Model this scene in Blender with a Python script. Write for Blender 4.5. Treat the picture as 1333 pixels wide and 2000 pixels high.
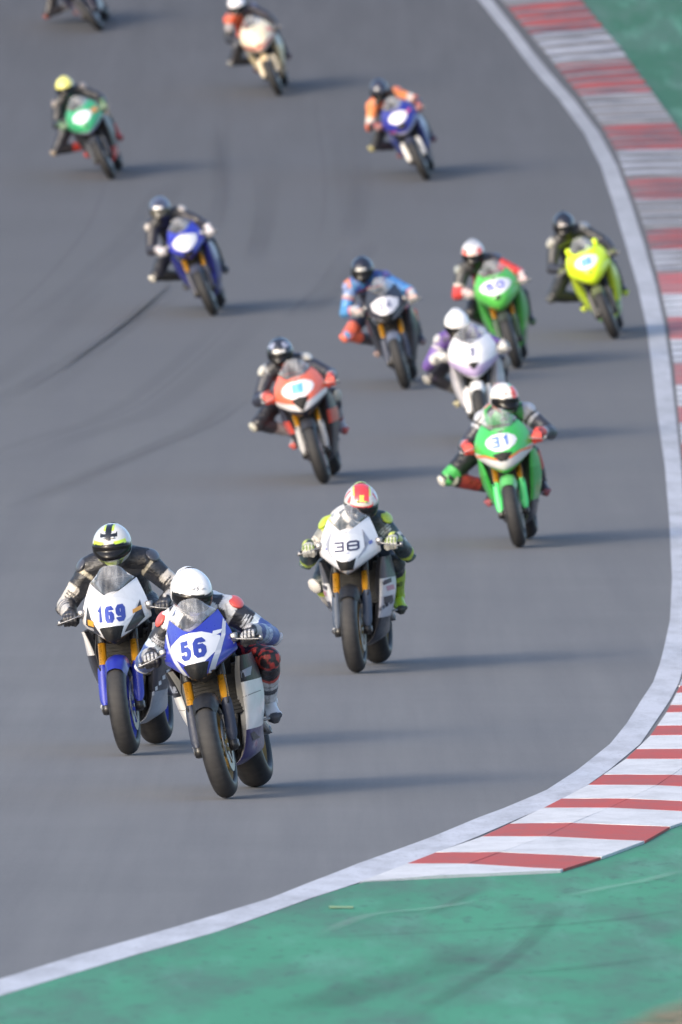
import bpy, bmesh, math
import numpy as np
from mathutils import Vector, Matrix, Euler
from mathutils.bvhtree import BVHTree
from math import radians as R_, sin, cos, pi

for _o in list(bpy.data.objects):
    bpy.data.objects.remove(_o)
scene = bpy.context.scene
C = scene.collection

# ---------------------------------------------------------------- camera and ground layout worked out from image pixels (metres)
CAM_H = 3.6193
CAM_TILT = 0.025093
PROFILE = [(33.92, 0.676), (35.21, 0.632), (36.57, 0.588), (37.99, 0.543), (39.48, 0.498), (41.05, 0.453), (42.70, 0.409), (44.42, 0.365), (46.23, 0.322), (48.11, 0.280), (50.09, 0.239), (52.15, 0.201), (54.31, 0.164), (56.56, 0.130), (58.91, 0.099), (61.35, 0.071), (63.89, 0.047), (66.53, 0.028), (69.28, 0.013), (72.13, 0.003), (75.09, 0.000), (78.14, 0.003), (81.31, 0.013), (84.58, 0.031), (87.95, 0.058), (91.42, 0.093), (95.00, 0.138), (98.67, 0.193), (102.44, 0.260), (106.30, 0.338), (110.25, 0.428), (114.28, 0.531), (118.39, 0.648), (122.56, 0.779), (126.80, 0.925), (131.09, 1.086), (135.43, 1.262), (139.80, 1.455), (144.20, 1.665), (148.60, 1.891), (153.01, 2.134), (157.40, 2.394), (161.77, 2.671), (166.09, 2.965), (170.35, 3.275), (174.53, 3.602), (178.62, 3.945), (182.59, 4.303), (186.44, 4.676), (190.14, 5.062), (193.67, 5.461), (197.02, 5.871), (200.16, 6.292), (203.07, 6.720), (205.75, 7.156), (208.16, 7.598), (210.29, 8.042), (212.13, 8.488)]
EDGE_LINE = [(208.61, 1.030, 1.279), (203.63, 1.749, 1.968), (200.16, 2.066, 2.273), (196.04, 2.423, 2.611), (191.58, 2.721, 2.927), (186.82, 3.063, 3.271), (181.81, 3.317, 3.526), (176.59, 3.446, 3.663), (170.35, 3.488, 3.717), (163.50, 3.499, 3.725), (156.53, 3.488, 3.705), (149.49, 3.435, 3.636), (142.44, 3.328, 3.525), (135.43, 3.212, 3.399), (125.95, 3.065, 3.220), (116.74, 2.881, 3.025), (107.87, 2.683, 2.825), (101.53, 2.510, 2.663), (97.41, 2.364, 2.540), (95.36, 2.288, 2.464), (92.56, 2.171, 2.353), (90.02, 2.029, 2.223), (86.93, 1.865, 2.046), (84.31, 1.705, 1.897), (80.99, 1.439, 1.632), (78.52, 1.214, 1.416), (76.30, 0.933, 1.162), (75.21, 0.777, 1.018), (73.06, 0.511, 0.758), (69.96, 0.090, 0.351), (67.84, -0.166, 0.087), (66.16, -0.360, -0.159), (62.86, -0.851, -0.577), (60.61, -1.187, -0.925), (58.24, -1.495, -1.253), (56.70, -1.695, -1.455), (54.31, -2.042, -1.781), (50.70, -2.668, -2.414)]  # y, track side x, outer x
KERB_EDGE = [(1.621, 207.23, 2.745, 207.93), (2.379, 200.64, 3.492, 201.23), (2.554, 198.68, 3.651, 199.36), (2.997, 193.19, 4.065, 193.88), (3.368, 187.42, 4.379, 187.79), (3.586, 183.06, 4.577, 183.30), (3.701, 179.10, 4.709, 179.18), (3.775, 171.19, 4.789, 171.19), (3.803, 166.34, 4.807, 166.34), (3.773, 158.89, 4.787, 158.89), (3.708, 151.25, 4.732, 151.25), (3.581, 143.14, 4.616, 143.14), (3.430, 135.43, 4.462, 135.43), (3.244, 125.95, 4.232, 125.95), (3.043, 116.74, 4.049, 116.74), (2.837, 107.87, 3.833, 107.87), (2.674, 101.53, 3.681, 101.38), (2.542, 97.19, 3.590, 96.82), (2.392, 93.13, 3.478, 92.84), (2.285, 91.00, 3.382, 90.72), (2.151, 88.36, 3.239, 87.81), (1.975, 85.31, 3.058, 84.64), (1.753, 82.28, 2.834, 81.50), (1.462, 79.02, 2.477, 78.14), (1.152, 76.24, 2.101, 75.45), (0.935, 74.37, 1.825, 73.77), (0.767, 72.89, 1.648, 72.13), (0.499, 71.09, 1.376, 70.30), (0.343, 69.84, 1.151, 68.95), (0.082, 67.79, 1.136, 68.83)]  # inner x, y, outer x, y
KERB_JOINTS = [206.74, 203.07, 199.55, 195.90, 191.72, 187.42, 183.06, 179.10, 174.69, 171.19, 166.34, 162.81, 158.89, 155.21, 151.25, 147.37, 143.14, 139.63, 135.87, 133.00, 129.54, 126.80, 123.74, 121.22, 118.39, 116.08, 113.47, 111.21, 108.82, 106.77, 104.59, 102.75, 100.77, 99.12, 97.34, 95.73, 94.13, 93.13, 91.99, 91.00, 89.33, 88.36, 86.59, 85.31, 83.52, 82.28, 80.28, 79.02, 77.34, 76.24, 74.37, 72.89, 71.09, 69.84, 67.79]
RUBBER_LINES = [[(-3.95, 149.49), (-3.62, 155.21), (-3.34, 161.77), (-3.16, 166.94), (-3.09, 172.03), (-3.06, 174.53)], [(-3.55, 134.56), (-3.15, 139.80), (-2.73, 145.96), (-2.36, 151.25), (-2.03, 156.96)], [(-3.58, 135.43), (-3.07, 141.12), (-2.63, 146.84), (-2.22, 153.01), (-1.95, 157.40)], [(-3.34, 126.38), (-2.76, 131.09), (-2.12, 135.43), (-1.49, 145.08), (-1.10, 153.01)], [(-3.04, 118.39), (-2.45, 123.41), (-1.81, 128.51), (-1.26, 132.82), (-0.88, 138.05)], [(-1.50, 165.23), (-1.50, 172.03), (-1.62, 178.62), (-1.74, 183.38)], [(-1.15, 160.03), (-1.08, 168.65), (-1.13, 176.18)], [(-0.29, 163.50), (-0.21, 170.35), (-0.25, 178.62), (-0.41, 187.94)], [(-0.62, 151.25), (-0.28, 156.53), (0.09, 164.36)]]
SKID_LINES = [[(-0.25, 61.85), (0.20, 62.35), (0.64, 62.76), (1.06, 63.37), (1.39, 64.05), (1.68, 64.94)], [(0.26, 54.31), (0.51, 57.25), (0.75, 59.87), (0.96, 63.12), (1.08, 65.47)], [(-0.23, 54.98), (-0.06, 56.10), (0.21, 57.96), (0.47, 59.48), (0.70, 62.10)], [(0.44, 58.67), (0.75, 58.67), (1.06, 59.15), (1.57, 60.46)], [(0.38, 63.89), (0.54, 65.47), (0.68, 66.80)]]
SCUFF_LINES = [[(-0.11, 62.10), (0.13, 64.15), (0.46, 64.94), (0.69, 65.73)], [(1.10, 66.00), (1.35, 67.08), (1.55, 67.79), (1.79, 69.00)]]
DIRT_EDGE = [(0.69, 50.50), (0.88, 52.58), (1.15, 54.31), (1.31, 55.56), (1.48, 56.56), (1.89, 58.91), (2.44, 61.35)]


# ---------------------------------------------------------------- camera
cam_d = bpy.data.cameras.new('camera')
cam = bpy.data.objects.new('camera', cam_d)
C.objects.link(cam)
cam.location = (0, 0, CAM_H)
cam.rotation_euler = (pi / 2 - CAM_TILT, 0, 0)
cam_d.sensor_fit = 'VERTICAL'
cam_d.sensor_height = 36.0
cam_d.lens = 468.0
cam_d.clip_start = 1.0
cam_d.clip_end = 3000
cam_d.dof.use_dof = True
cam_d.dof.focus_distance = 79.5
cam_d.dof.aperture_fstop = 6.8
scene.camera = cam

# ---------------------------------------------------------------- world, sun, exposure
SUN_TRAVEL = Vector((1.45, 1.85, -1.0)).normalized()
elev = math.asin(-SUN_TRAVEL.z)
w = bpy.data.worlds.new('World')
scene.world = w
w.use_nodes = True
nt = w.node_tree
bg = nt.nodes['Background']
sky = nt.nodes.new('ShaderNodeTexSky')
sky.sky_type = 'NISHITA'
sky.sun_disc = False
sky.sun_elevation = elev
sky.sun_rotation = math.atan2(-SUN_TRAVEL.x, -SUN_TRAVEL.y)
sky.altitude = 100
sky.air_density = 1.0
sky.dust_density = 4.0
sky.ozone_density = 2.0
nt.links.new(sky.outputs['Color'], bg.inputs['Color'])
bg.inputs['Strength'].default_value = 0.15
sun_d = bpy.data.lights.new('sun', 'SUN')
sun_d.energy = 0.85
sun_d.angle = R_(10.0)
sun_d.color = (1.0, 0.93, 0.82)
sun = bpy.data.objects.new('sun', sun_d)
C.objects.link(sun)
sun.rotation_euler = SUN_TRAVEL.to_track_quat('-Z', 'Y').to_euler()
scene.view_settings.view_transform = 'Standard'
scene.view_settings.look = 'None'
scene.view_settings.exposure = 1.12
scene.view_settings.gamma = 1.0
scene.view_settings.use_curve_mapping = False

# ---------------------------------------------------------------- helpers: colour and materials
def S(r, g, b, k=0.84):
    def f(c):
        c /= 255.0
        return c / 12.92 if c <= .04045 else ((c + .055) / 1.055) ** 2.4
    return (f(r) * k, f(g) * k, f(b) * k)

MATS = {}
def nodes(name):
    m = bpy.data.materials.new(name)
    m.use_nodes = True
    n = m.node_tree
    return m, n, n.nodes['Principled BSDF']

def N(n, t, **kw):
    x = n.nodes.new(t)
    for k, v in kw.items():
        if k in x.inputs.keys():
            x.inputs[k].default_value = v
        else:
            setattr(x, k, v)
    return x

def noise(n, scale, detail=4, rough=.6, vec=None):
    x = N(n, 'ShaderNodeTexNoise')
    x.inputs['Scale'].default_value = scale
    x.inputs['Detail'].default_value = detail
    x.inputs['Roughness'].default_value = rough
    if vec is not None:
        n.links.new(vec, x.inputs['Vector'])
    return x

def ramp(n, src, a, b, lo=0.0, hi=1.0):
    x = N(n, 'ShaderNodeMapRange')
    x.inputs[1].default_value, x.inputs[2].default_value = a, b
    x.inputs[3].default_value, x.inputs[4].default_value = lo, hi
    n.links.new(src, x.inputs[0])
    return x.outputs[0]

def mixc(n, fac, a, b, mode='MIX'):
    x = n.nodes.new('ShaderNodeMix')
    x.data_type = 'RGBA'
    x.blend_type = mode
    for i, v in ((0, fac), (6, a), (7, b)):
        if hasattr(v, 'links'):
            n.links.new(v, x.inputs[i])
        elif i == 0:
            x.inputs[i].default_value = v
        else:
            x.inputs[i].default_value = (*v[:3], 1)
    return x.outputs[2]

def bump(n, b, src, strength=.2, dist=.01):
    x = N(n, 'ShaderNodeBump')
    x.inputs['Strength'].default_value = strength
    x.inputs['Distance'].default_value = dist
    n.links.new(src, x.inputs['Height'])
    n.links.new(x.outputs[0], b.inputs['Normal'])

def objvec(n, scale=(1, 1, 1)):
    t = N(n, 'ShaderNodeTexCoord')
    mp = N(n, 'ShaderNodeMapping')
    mp.inputs['Scale'].default_value = scale
    n.links.new(t.outputs['Object'], mp.inputs[0])
    return mp.outputs[0]

def mat(col, rough=.3, metal=0.0, coat=0.0, dirt=.12, key='paint', bumpy=0.0, bscale=40):
    k = (tuple(round(c, 4) for c in col), rough, metal, coat, dirt, key, bumpy)
    if k in MATS:
        return MATS[k]
    m, n, b = nodes(key)
    v = objvec(n)
    nz = noise(n, 9, 5, .65, v)
    dark = tuple(c * .72 + .004 for c in col)
    f = ramp(n, nz.outputs[0], .45, .75, 0, min(1, dirt * 4))
    n.links.new(mixc(n, f, col, dark), b.inputs['Base Color'])
    nz2 = noise(n, 30, 3, .6, v)
    n.links.new(ramp(n, nz2.outputs[0], .3, .7, rough * .8, min(1, rough * 1.3)), b.inputs['Roughness'])
    b.inputs['Metallic'].default_value = metal
    b.inputs['Coat Weight'].default_value = coat
    b.inputs['Coat Roughness'].default_value = .08
    if bumpy:
        nb = noise(n, bscale, 4, .6, v)
        bump(n, b, nb.outputs[0], bumpy, .01)
    MATS[k] = m
    return m

def paint(col):    return mat(col, .34, 0, .35 if max(col) > .06 else .08, .1, 'fairing_paint')
def satin(col):    return mat(col, .5, 0, 0, .2, 'satin_plastic', .1)
def vinyl(col):    return mat(col, .4, 0, .25, .05, 'sticker_vinyl')

def attr_mat(name, rough, coat, folds):
    m, n, b = nodes(name)
    a = N(n, 'ShaderNodeAttribute')
    a.attribute_name = 'paint'
    v = objvec(n)
    nz = noise(n, 22, 5, .65, v)
    f = ramp(n, nz.outputs[0], .4, .8, 0, .35 if folds else .1)
    n.links.new(mixc(n, f, a.outputs['Color'], (.03, .03, .033)), b.inputs['Base Color'])
    b.inputs['Roughness'].default_value = rough
    b.inputs['Coat Weight'].default_value = coat
    b.inputs['Coat Roughness'].default_value = .07
    if folds:
        v2 = objvec(n, (1, 1, 1.7))
        n1 = noise(n, 17, 3, .5, v2)
        n2 = noise(n, 90, 3, .6, v2)
        ad = N(n, 'ShaderNodeMath', operation='MULTIPLY_ADD')
        n.links.new(n2.outputs[0], ad.inputs[0])
        ad.inputs[1].default_value = .15
        n.links.new(n1.outputs[0], ad.inputs[2])
        bump(n, b, ad.outputs[0], .55, .025)
    return m

BLACK = S(38, 40, 46)
DARK = S(30, 31, 36)
M_LEATHER = attr_mat('race_leather', .42, .1, True)
M_SHELL = attr_mat('helmet_shell', .25, .8, False)
def tyre_mat():
    m, n, b = nodes('tyre_rubber')
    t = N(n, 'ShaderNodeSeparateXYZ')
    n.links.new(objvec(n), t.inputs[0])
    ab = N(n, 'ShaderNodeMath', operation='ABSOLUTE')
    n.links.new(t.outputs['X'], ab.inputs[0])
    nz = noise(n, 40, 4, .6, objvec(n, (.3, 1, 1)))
    c = mixc(n, ramp(n, ab.outputs[0], .022, .05), (.022, .022, .0245), (.010, .010, .012))  # tread centre paler: worn rubber, with the light on it painted in too
    c = mixc(n, ramp(n, nz.outputs[0], .4, .7, 0, .5), c, (.04, .04, .042))
    n.links.new(c, b.inputs['Base Color'])
    n.links.new(ramp(n, ab.outputs[0], .02, .055, .75, .45), b.inputs['Roughness'])
    bump(n, b, nz.outputs[0], .2, .004)
    return m
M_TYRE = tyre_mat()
M_RUBBER = mat((.02, .02, .022), .6, 0, 0, .1, 'black_rubber')
M_CARBON = mat((.010, .010, .012), .4, 0, .15, .1, 'black_plastic')
M_ENGINE = mat((.010, .010, .011), .6, 0, 0, .3, 'engine_black', .3)
M_STEEL = mat((.55, .55, .56), .3, 1, 0, .1, 'steel')
M_DISC = mat((.4, .4, .41), .35, 1, 0, .1, 'disc_steel')
M_GOLD = mat(S(226, 160, 42), .3, .55, .2, .15, 'gold_anodising')
M_ALLOY = mat((.3, .3, .31), .4, .9, 0, .2, 'alloy')
M_VISOR = mat((.008, .008, .01), .22, 0, .15, .02, 'visor_tint')
M_VISOR.node_tree.nodes['Principled BSDF'].inputs['Specular IOR Level'].default_value = .22
M_VISORG = mat((.05, .045, .035), .08, 0, .6, .02, 'visor_smoke')

def screen_mat(tint):
    k = ('screen', tint)
    if k in MATS:
        return MATS[k]
    m = bpy.data.materials.new('clear_screen')
    m.use_nodes = True
    n = m.node_tree
    n.nodes.clear()
    o = N(n, 'ShaderNodeOutputMaterial')
    tr = N(n, 'ShaderNodeBsdfTransparent')
    tr.inputs[0].default_value = (*tint, 1)
    gl = N(n, 'ShaderNodeBsdfGlossy')
    gl.inputs['Roughness'].default_value = .12
    gl.inputs['Color'].default_value = (1, 1, 1, 1)
    df = N(n, 'ShaderNodeBsdfDiffuse')
    df.inputs[0].default_value = (.8, .81, .84, 1)
    fr = N(n, 'ShaderNodeFresnel')
    fr.inputs[0].default_value = 1.5
    # sky reflections painted in as pale diffuse streaks down the screen
    a = noise(n, 1.0, 3, .6, objvec(n, (26, 2, 2.5)))
    c = noise(n, 5, 4, .6, objvec(n))
    ml = N(n, 'ShaderNodeMath', operation='MULTIPLY')
    n.links.new(ramp(n, a.outputs[0], .35, .68, .12, .75), ml.inputs[0])
    n.links.new(ramp(n, c.outputs[0], .3, .7, .25, .75), ml.inputs[1])
    m1 = N(n, 'ShaderNodeMixShader')
    n.links.new(ml.outputs[0], m1.inputs[0])
    n.links.new(tr.outputs[0], m1.inputs[1])
    n.links.new(df.outputs[0], m1.inputs[2])
    m2 = N(n, 'ShaderNodeMixShader')
    n.links.new(fr.outputs[0], m2.inputs[0])
    n.links.new(m1.outputs[0], m2.inputs[1])
    n.links.new(gl.outputs[0], m2.inputs[2])
    n.links.new(m2.outputs[0], o.inputs[0])
    MATS[k] = m
    return m

# ---------------------------------------------------------------- helpers: meshes
def mesh(name, verts, faces, smooth=True, mi=None, nslots=1):
    me = bpy.data.meshes.new(name)
    me.from_pydata([tuple(float(c) for c in v) for v in verts], [], [tuple(int(i) for i in f) for f in faces])
    for _ in range(nslots):
        me.materials.append(None)
    me.polygons.foreach_set('use_smooth', [smooth] * len(me.polygons))
    if mi is not None:
        me.polygons.foreach_set('material_index', [int(i) for i in mi])
    me.update()
    return me

def put(name, me, mats, parent=None, mtx=None):
    o = bpy.data.objects.new(name, me)
    C.objects.link(o)
    if parent is not None:
        o.parent = parent
    if mtx is not None:
        o.matrix_local = mtx
    if not isinstance(mats, (list, tuple)):
        mats = [mats]
    for i, m in enumerate(mats):
        if i < len(o.material_slots):
            o.material_slots[i].link = 'OBJECT'
            o.material_slots[i].material = m
    return o

def solidify(o, t, off=-1):
    md = o.modifiers.new('thickness', 'SOLIDIFY')
    md.thickness = t
    md.offset = off
    return o

class MB:
    def __init__(s):
        s.v, s.f, s.m = [], [], []
    def add(s, v, f, m=0):
        k = len(s.v)
        s.v += [tuple(p) for p in v]
        s.f += [tuple(i + k for i in q) for q in f]
        s.m += [m] * len(f)
        return s
    def sweep(s, pts, rad, n=12, m=0, caps=True, ref=(0, 0, 1)):
        """tube along pts; rad: number or (rx, ry) per point; rx across ref-side, ry along ref."""
        pts = [Vector(p) for p in pts]
        ref = Vector(ref)
        v = []
        last = None
        for i, p in enumerate(pts):
            t = (pts[min(i + 1, len(pts) - 1)] - pts[max(i - 1, 0)]).normalized()
            a = t.cross(ref)
            if a.length < 1e-3:
                a = last if last is not None else t.cross(Vector((0, 1, 0)))
            a.normalize()
            last = a
            b = a.cross(t).normalized()
            r = rad[i] if isinstance(rad, list) else rad
            rx, ry = r if isinstance(r, tuple) else (r, r)
            for k in range(n):
                q = 2 * pi * k / n
                v.append(p + a * rx * cos(q) + b * ry * sin(q))
        f = []
        for i in range(len(pts) - 1):
            for k in range(n):
                f.append((i * n + k, i * n + (k + 1) % n, (i + 1) * n + (k + 1) % n, (i + 1) * n + k))
        if caps:
            f.append(tuple(range(n))[::-1])
            f.append(tuple((len(pts) - 1) * n + k for k in range(n)))
        return s.add(v, f, m)
    def capsule(s, A, B, ra, rb, n=14, m=0):
        A, B = Vector(A), Vector(B)
        d = (B - A)
        L = d.length
        d = d / L if L > 1e-6 else Vector((0, 0, 1))
        pts, rr = [], []
        for k in range(5):
            q = pi / 2 * (1 - k / 4)
            pts.append(A - d * ra * sin(q)); rr.append(max(1e-4, ra * cos(q)))
        for k in range(5):
            q = pi / 2 * k / 4
            pts.append(B + d * rb * sin(q)); rr.append(max(1e-4, rb * cos(q)))
        ref = (0, 0, 1) if abs(d.z) < .9 else (0, 1, 0)
        return s.sweep(pts, rr, n, m, True, ref)
    def ell(s, c, r, nu=18, nv=10, m=0, rot=None):
        v, f = [], []
        for j in range(nv + 1):
            e = -pi / 2 + pi * j / nv
            for i in range(nu):
                a = 2 * pi * i / nu
                p = Vector((r[0] * cos(e) * cos(a), r[1] * cos(e) * sin(a), r[2] * sin(e)))
                if rot is not None:
                    p = rot @ p
                v.append(Vector(c) + p)
        for j in range(nv):
            for i in range(nu):
                f.append((j * nu + i, j * nu + (i + 1) % nu, (j + 1) * nu + (i + 1) % nu, (j + 1) * nu + i))
        return s.add(v, f, m)
    def box(s, lo, hi, m=0, bev=.006):
        x0, y0, z0 = lo
        x1, y1, z1 = hi
        b = min(bev, (x1 - x0) * .3, (y1 - y0) * .3, (z1 - z0) * .3)
        bm = bmesh.new()
        bmesh.ops.create_cube(bm, size=1)
        for q in bm.verts:
            q.co = Vector(((x0 + x1) / 2 + q.co.x * (x1 - x0), (y0 + y1) / 2 + q.co.y * (y1 - y0), (z0 + z1) / 2 + q.co.z * (z1 - z0)))
        if b > 0:
            bmesh.ops.bevel(bm, geom=bm.edges[:], offset=b, segments=1, affect='EDGES')
        bm.verts.index_update()
        s.add([q.co.copy() for q in bm.verts], [[q.index for q in fc.verts] for fc in bm.faces], m)
        bm.free()
        return s
    def lathe(s, prof, n=48, m=0, closed=True):
        """profile (x, r) turned about the x axis"""
        v, f = [], []
        k = len(prof)
        for i in range(n):
            a = 2 * pi * i / n
            for x, r in prof:
                v.append((x, r * cos(a), r * sin(a)))
        for i in range(n):
            for j in range(k if closed else k - 1):
                a, b = i * k + j, i * k + (j + 1) % k
                c, d = ((i + 1) % n) * k + (j + 1) % k, ((i + 1) % n) * k + j
                f.append((a, b, c, d))
        return s.add(v, f, m)
    def mesh(s, name, smooth=True, nslots=1):
        return mesh(name, s.v, s.f, smooth, s.m, nslots)

def catmull(P, n):
    """P: (k, ...) control rows -> n rows"""
    P = np.asarray(P, float)
    k = len(P)
    Q = np.concatenate([[2 * P[0] - P[1]], P, [2 * P[-1] - P[-2]]])
    out = []
    for t in np.linspace(0, k - 1, n):
        i = min(int(t), k - 2)
        u = t - i
        a, b, c, d = Q[i], Q[i + 1], Q[i + 2], Q[i + 3]
        out.append(.5 * ((2 * b) + (-a + c) * u + (2 * a - 5 * b + 4 * c - d) * u * u + (-a + 3 * b - 3 * c + d) * u ** 3))
    return np.array(out)

def net(rows, nv, nu):
    A = catmull(np.asarray(rows, float), nv)
    return np.swapaxes(catmull(np.swapaxes(A, 0, 1), nu), 0, 1)

def gridfaces(nv, nu, flip=False):
    f = []
    for j in range(nv - 1):
        for i in range(nu - 1):
            q = (j * nu + i, j * nu + i + 1, (j + 1) * nu + i + 1, (j + 1) * nu + i)
            f.append(q[::-1] if flip else q)
    return f

def tidy(me, dist=1e-5, normals=True):
    bm = bmesh.new()
    bm.from_mesh(me)
    bmesh.ops.remove_doubles(bm, verts=bm.verts, dist=dist)
    if normals:
        bmesh.ops.recalc_face_normals(bm, faces=bm.faces)
    bm.to_mesh(me)
    bm.free()
    return me

def remesh(name, mb, voxel, smooth_it=6):
    me = mb.mesh(name)
    o = bpy.data.objects.new('work', me)
    C.objects.link(o)
    md = o.modifiers.new('r', 'REMESH')
    md.mode = 'VOXEL'
    md.voxel_size = voxel
    md.use_smooth_shade = True
    sm = o.modifiers.new('s', 'SMOOTH')
    sm.factor = .5
    sm.iterations = smooth_it
    dg = bpy.context.evaluated_depsgraph_get()
    out = bpy.data.meshes.new_from_object(o.evaluated_get(dg))
    bpy.data.objects.remove(o)
    bpy.data.meshes.remove(me)
    out.name = name
    out.materials.clear()
    out.materials.append(None)
    out.polygons.foreach_set('use_smooth', [True] * len(out.polygons))
    return out

def tag(o, label=None, cat=None, group=None, kind=None):
    if label: o['label'] = label
    if cat: o['category'] = cat
    if group: o['group'] = group
    if kind: o['kind'] = kind
    return o

# ---------------------------------------------------------------- the ground
PY = np.array([-400., 0., 30.] + [p[0] for p in PROFILE if 44 < p[0] < 203] + [215., 235., 260., 300., 2500.])
_pz = [p[1] for p in PROFILE if 44 < p[0] < 203]
PZ = np.array([.75, .7, .55] + _pz + [_pz[-1] + 1.6, _pz[-1] + 3.6, _pz[-1] + 5.2, _pz[-1] + 6.4, _pz[-1] + 6.4])
def gz(y):
    return float(np.interp(y, PY, PZ))
def gslope(y):
    return (gz(y + .8) - gz(y - .8)) / 1.6

YS = np.unique(np.concatenate([np.arange(-60, 44, 4.), np.arange(44, 215, .8), np.arange(215, 300, 4.)]))

def sheet(name, xl, xr, ys, dz, m, label, nx=2, kind='structure', smooth=True):
    v, f = [], []
    for y in ys:
        a, b = xl(y), xr(y)
        for k in range(nx):
            v.append((a + (b - a) * k / (nx - 1), y, gz(y) + dz))
    o = put(name, mesh(name, v, gridfaces(len(ys), nx)), m)
    return tag(o, label, None, None, kind)

_el = np.array(sorted(EDGE_LINE))
def line_in(y):  return float(np.interp(y, _el[:, 0], _el[:, 1]))
def line_out(y): return float(np.interp(y, _el[:, 0], _el[:, 2]))
Y_LINE0, Y_LINE1 = _el[0, 0], _el[-1, 0]

def m_grass():
    m, n, b = nodes('verge_grass')
    v = objvec(n)
    a = noise(n, .15, 6, .7, v)
    c = noise(n, 6, 4, .7, v)
    col = mixc(n, ramp(n, a.outputs[0], .35, .65), (.05, .075, .02), (.11, .1, .045))
    n.links.new(mixc(n, ramp(n, c.outputs[0], .35, .65, 0, .5), col, (.03, .05, .015)), b.inputs['Base Color'])
    b.inputs['Roughness'].default_value = .9
    bump(n, b, c.outputs[0], .6, .05)
    return m

def m_asphalt():
    m, n, b = nodes('asphalt')
    v = objvec(n)
    grit = noise(n, 55, 3, .7, v)
    patch = noise(n, .35, 5, .6, v)
    vs = objvec(n, (1.6, .035, 1))
    streak = noise(n, 1.6, 5, .6, vs)
    vs2 = objvec(n, (9, .12, 1))
    fine = noise(n, 1.2, 4, .65, vs2)
    # base colour darkens towards the hilltop: lens vignette and slope shading painted in
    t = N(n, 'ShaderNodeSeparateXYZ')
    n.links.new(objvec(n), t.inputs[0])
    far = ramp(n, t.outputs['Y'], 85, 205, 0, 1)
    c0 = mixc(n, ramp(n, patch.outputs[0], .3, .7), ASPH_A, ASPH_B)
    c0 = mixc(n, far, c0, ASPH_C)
    c1 = mixc(n, ramp(n, streak.outputs[0], .40, .66, 0, .38), c0, ASPH_D)
    c2 = mixc(n, ramp(n, fine.outputs[0], .42, .7, 0, .14), c1, ASPH_D)
    c3 = mixc(n, ramp(n, grit.outputs[0], .3, .7, 0, .3), c2, tuple(c * 1.5 for c in ASPH_A))
    n.links.new(c3, b.inputs['Base Color'])
    b.inputs['Roughness'].default_value = .85
    b.inputs['Specular IOR Level'].default_value = .3
    bump(n, b, grit.outputs[0], .35, .006)
    return m
ASPH_A = (.150, .151, .157)
ASPH_B = (.175, .175, .182)
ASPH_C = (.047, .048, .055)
ASPH_D = (.095, .095, .108)

def m_green():
    m, n, b = nodes('green_runoff_paint')
    v = objvec(n)
    big = noise(n, .5, 5, .6, objvec(n, (1, .25, 1)))
    st = noise(n, 1.6, 5, .65, objvec(n, (1.2, .2, 1)))
    chip = noise(n, 14, 4, .7, objvec(n, (1, .22, 1)))
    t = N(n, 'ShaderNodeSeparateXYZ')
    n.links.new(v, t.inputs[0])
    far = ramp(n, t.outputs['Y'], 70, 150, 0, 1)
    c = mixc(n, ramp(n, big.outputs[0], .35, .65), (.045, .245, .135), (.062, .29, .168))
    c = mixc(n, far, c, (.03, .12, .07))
    c = mixc(n, ramp(n, st.outputs[0], .42, .66, 0, .8), c, (.075, .15, .12))
    lt = noise(n, 2.2, 5, .65, objvec(n, (1.4, .12, 1)))
    c = mixc(n, ramp(n, lt.outputs[0], .52, .74, 0, .5), c, (.14, .36, .27))
    c = mixc(n, ramp(n, chip.outputs[0], .57, .66, 0, .65), c, (.05, .13, .10))
    n.links.new(c, b.inputs['Base Color'])
    b.inputs['Roughness'].default_value = .75
    b.inputs['Specular IOR Level'].default_value = .3
    bump(n, b, chip.outputs[0], .3, .008)
    return m

def m_worn(col, wear, name, amount=.5, roughness=.7, sc=(2.0, .5, 1), lo=.42, hi=.72):
    k = (name, col)
    if k in MATS:
        return MATS[k]
    m, n, b = nodes(name)
    v = objvec(n, sc)
    a = noise(n, 3.0, 6, .7, v)
    g = noise(n, 30, 4, .7, v)
    c = mixc(n, ramp(n, a.outputs[0], lo, hi, 0, amount), col, wear)
    c = mixc(n, ramp(n, g.outputs[0], .55, .7, 0, amount * .7), c, wear)
    n.links.new(c, b.inputs['Base Color'])
    b.inputs['Roughness'].default_value = roughness
    bump(n, b, g.outputs[0], .25, .006)
    MATS[k] = m
    return m

def m_soft(col, name, alpha, edge_noise=6, stretch=(1, .15, 1)):
    """thin deposit whose edge fades out: rubber laid on a surface (uses the strip's own 'edge' attribute)"""
    m, n, b = nodes(name)
    a = N(n, 'ShaderNodeAttribute')
    a.attribute_name = 'edge'
    nz = noise(n, edge_noise, 4, .6, objvec(n, stretch))
    mul = N(n, 'ShaderNodeMath', operation='MULTIPLY')
    n.links.new(a.outputs['Fac'], mul.inputs[0])
    n.links.new(ramp(n, nz.outputs[0], .3, .6, .45, 1.0), mul.inputs[1])
    n.links.new(ramp(n, mul.outputs[0], 0, 1, 0, alpha), b.inputs['Alpha'])
    b.inputs['Base Color'].default_value = (*col, 1)
    b.inputs['Roughness'].default_value = .8
    return m

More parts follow.
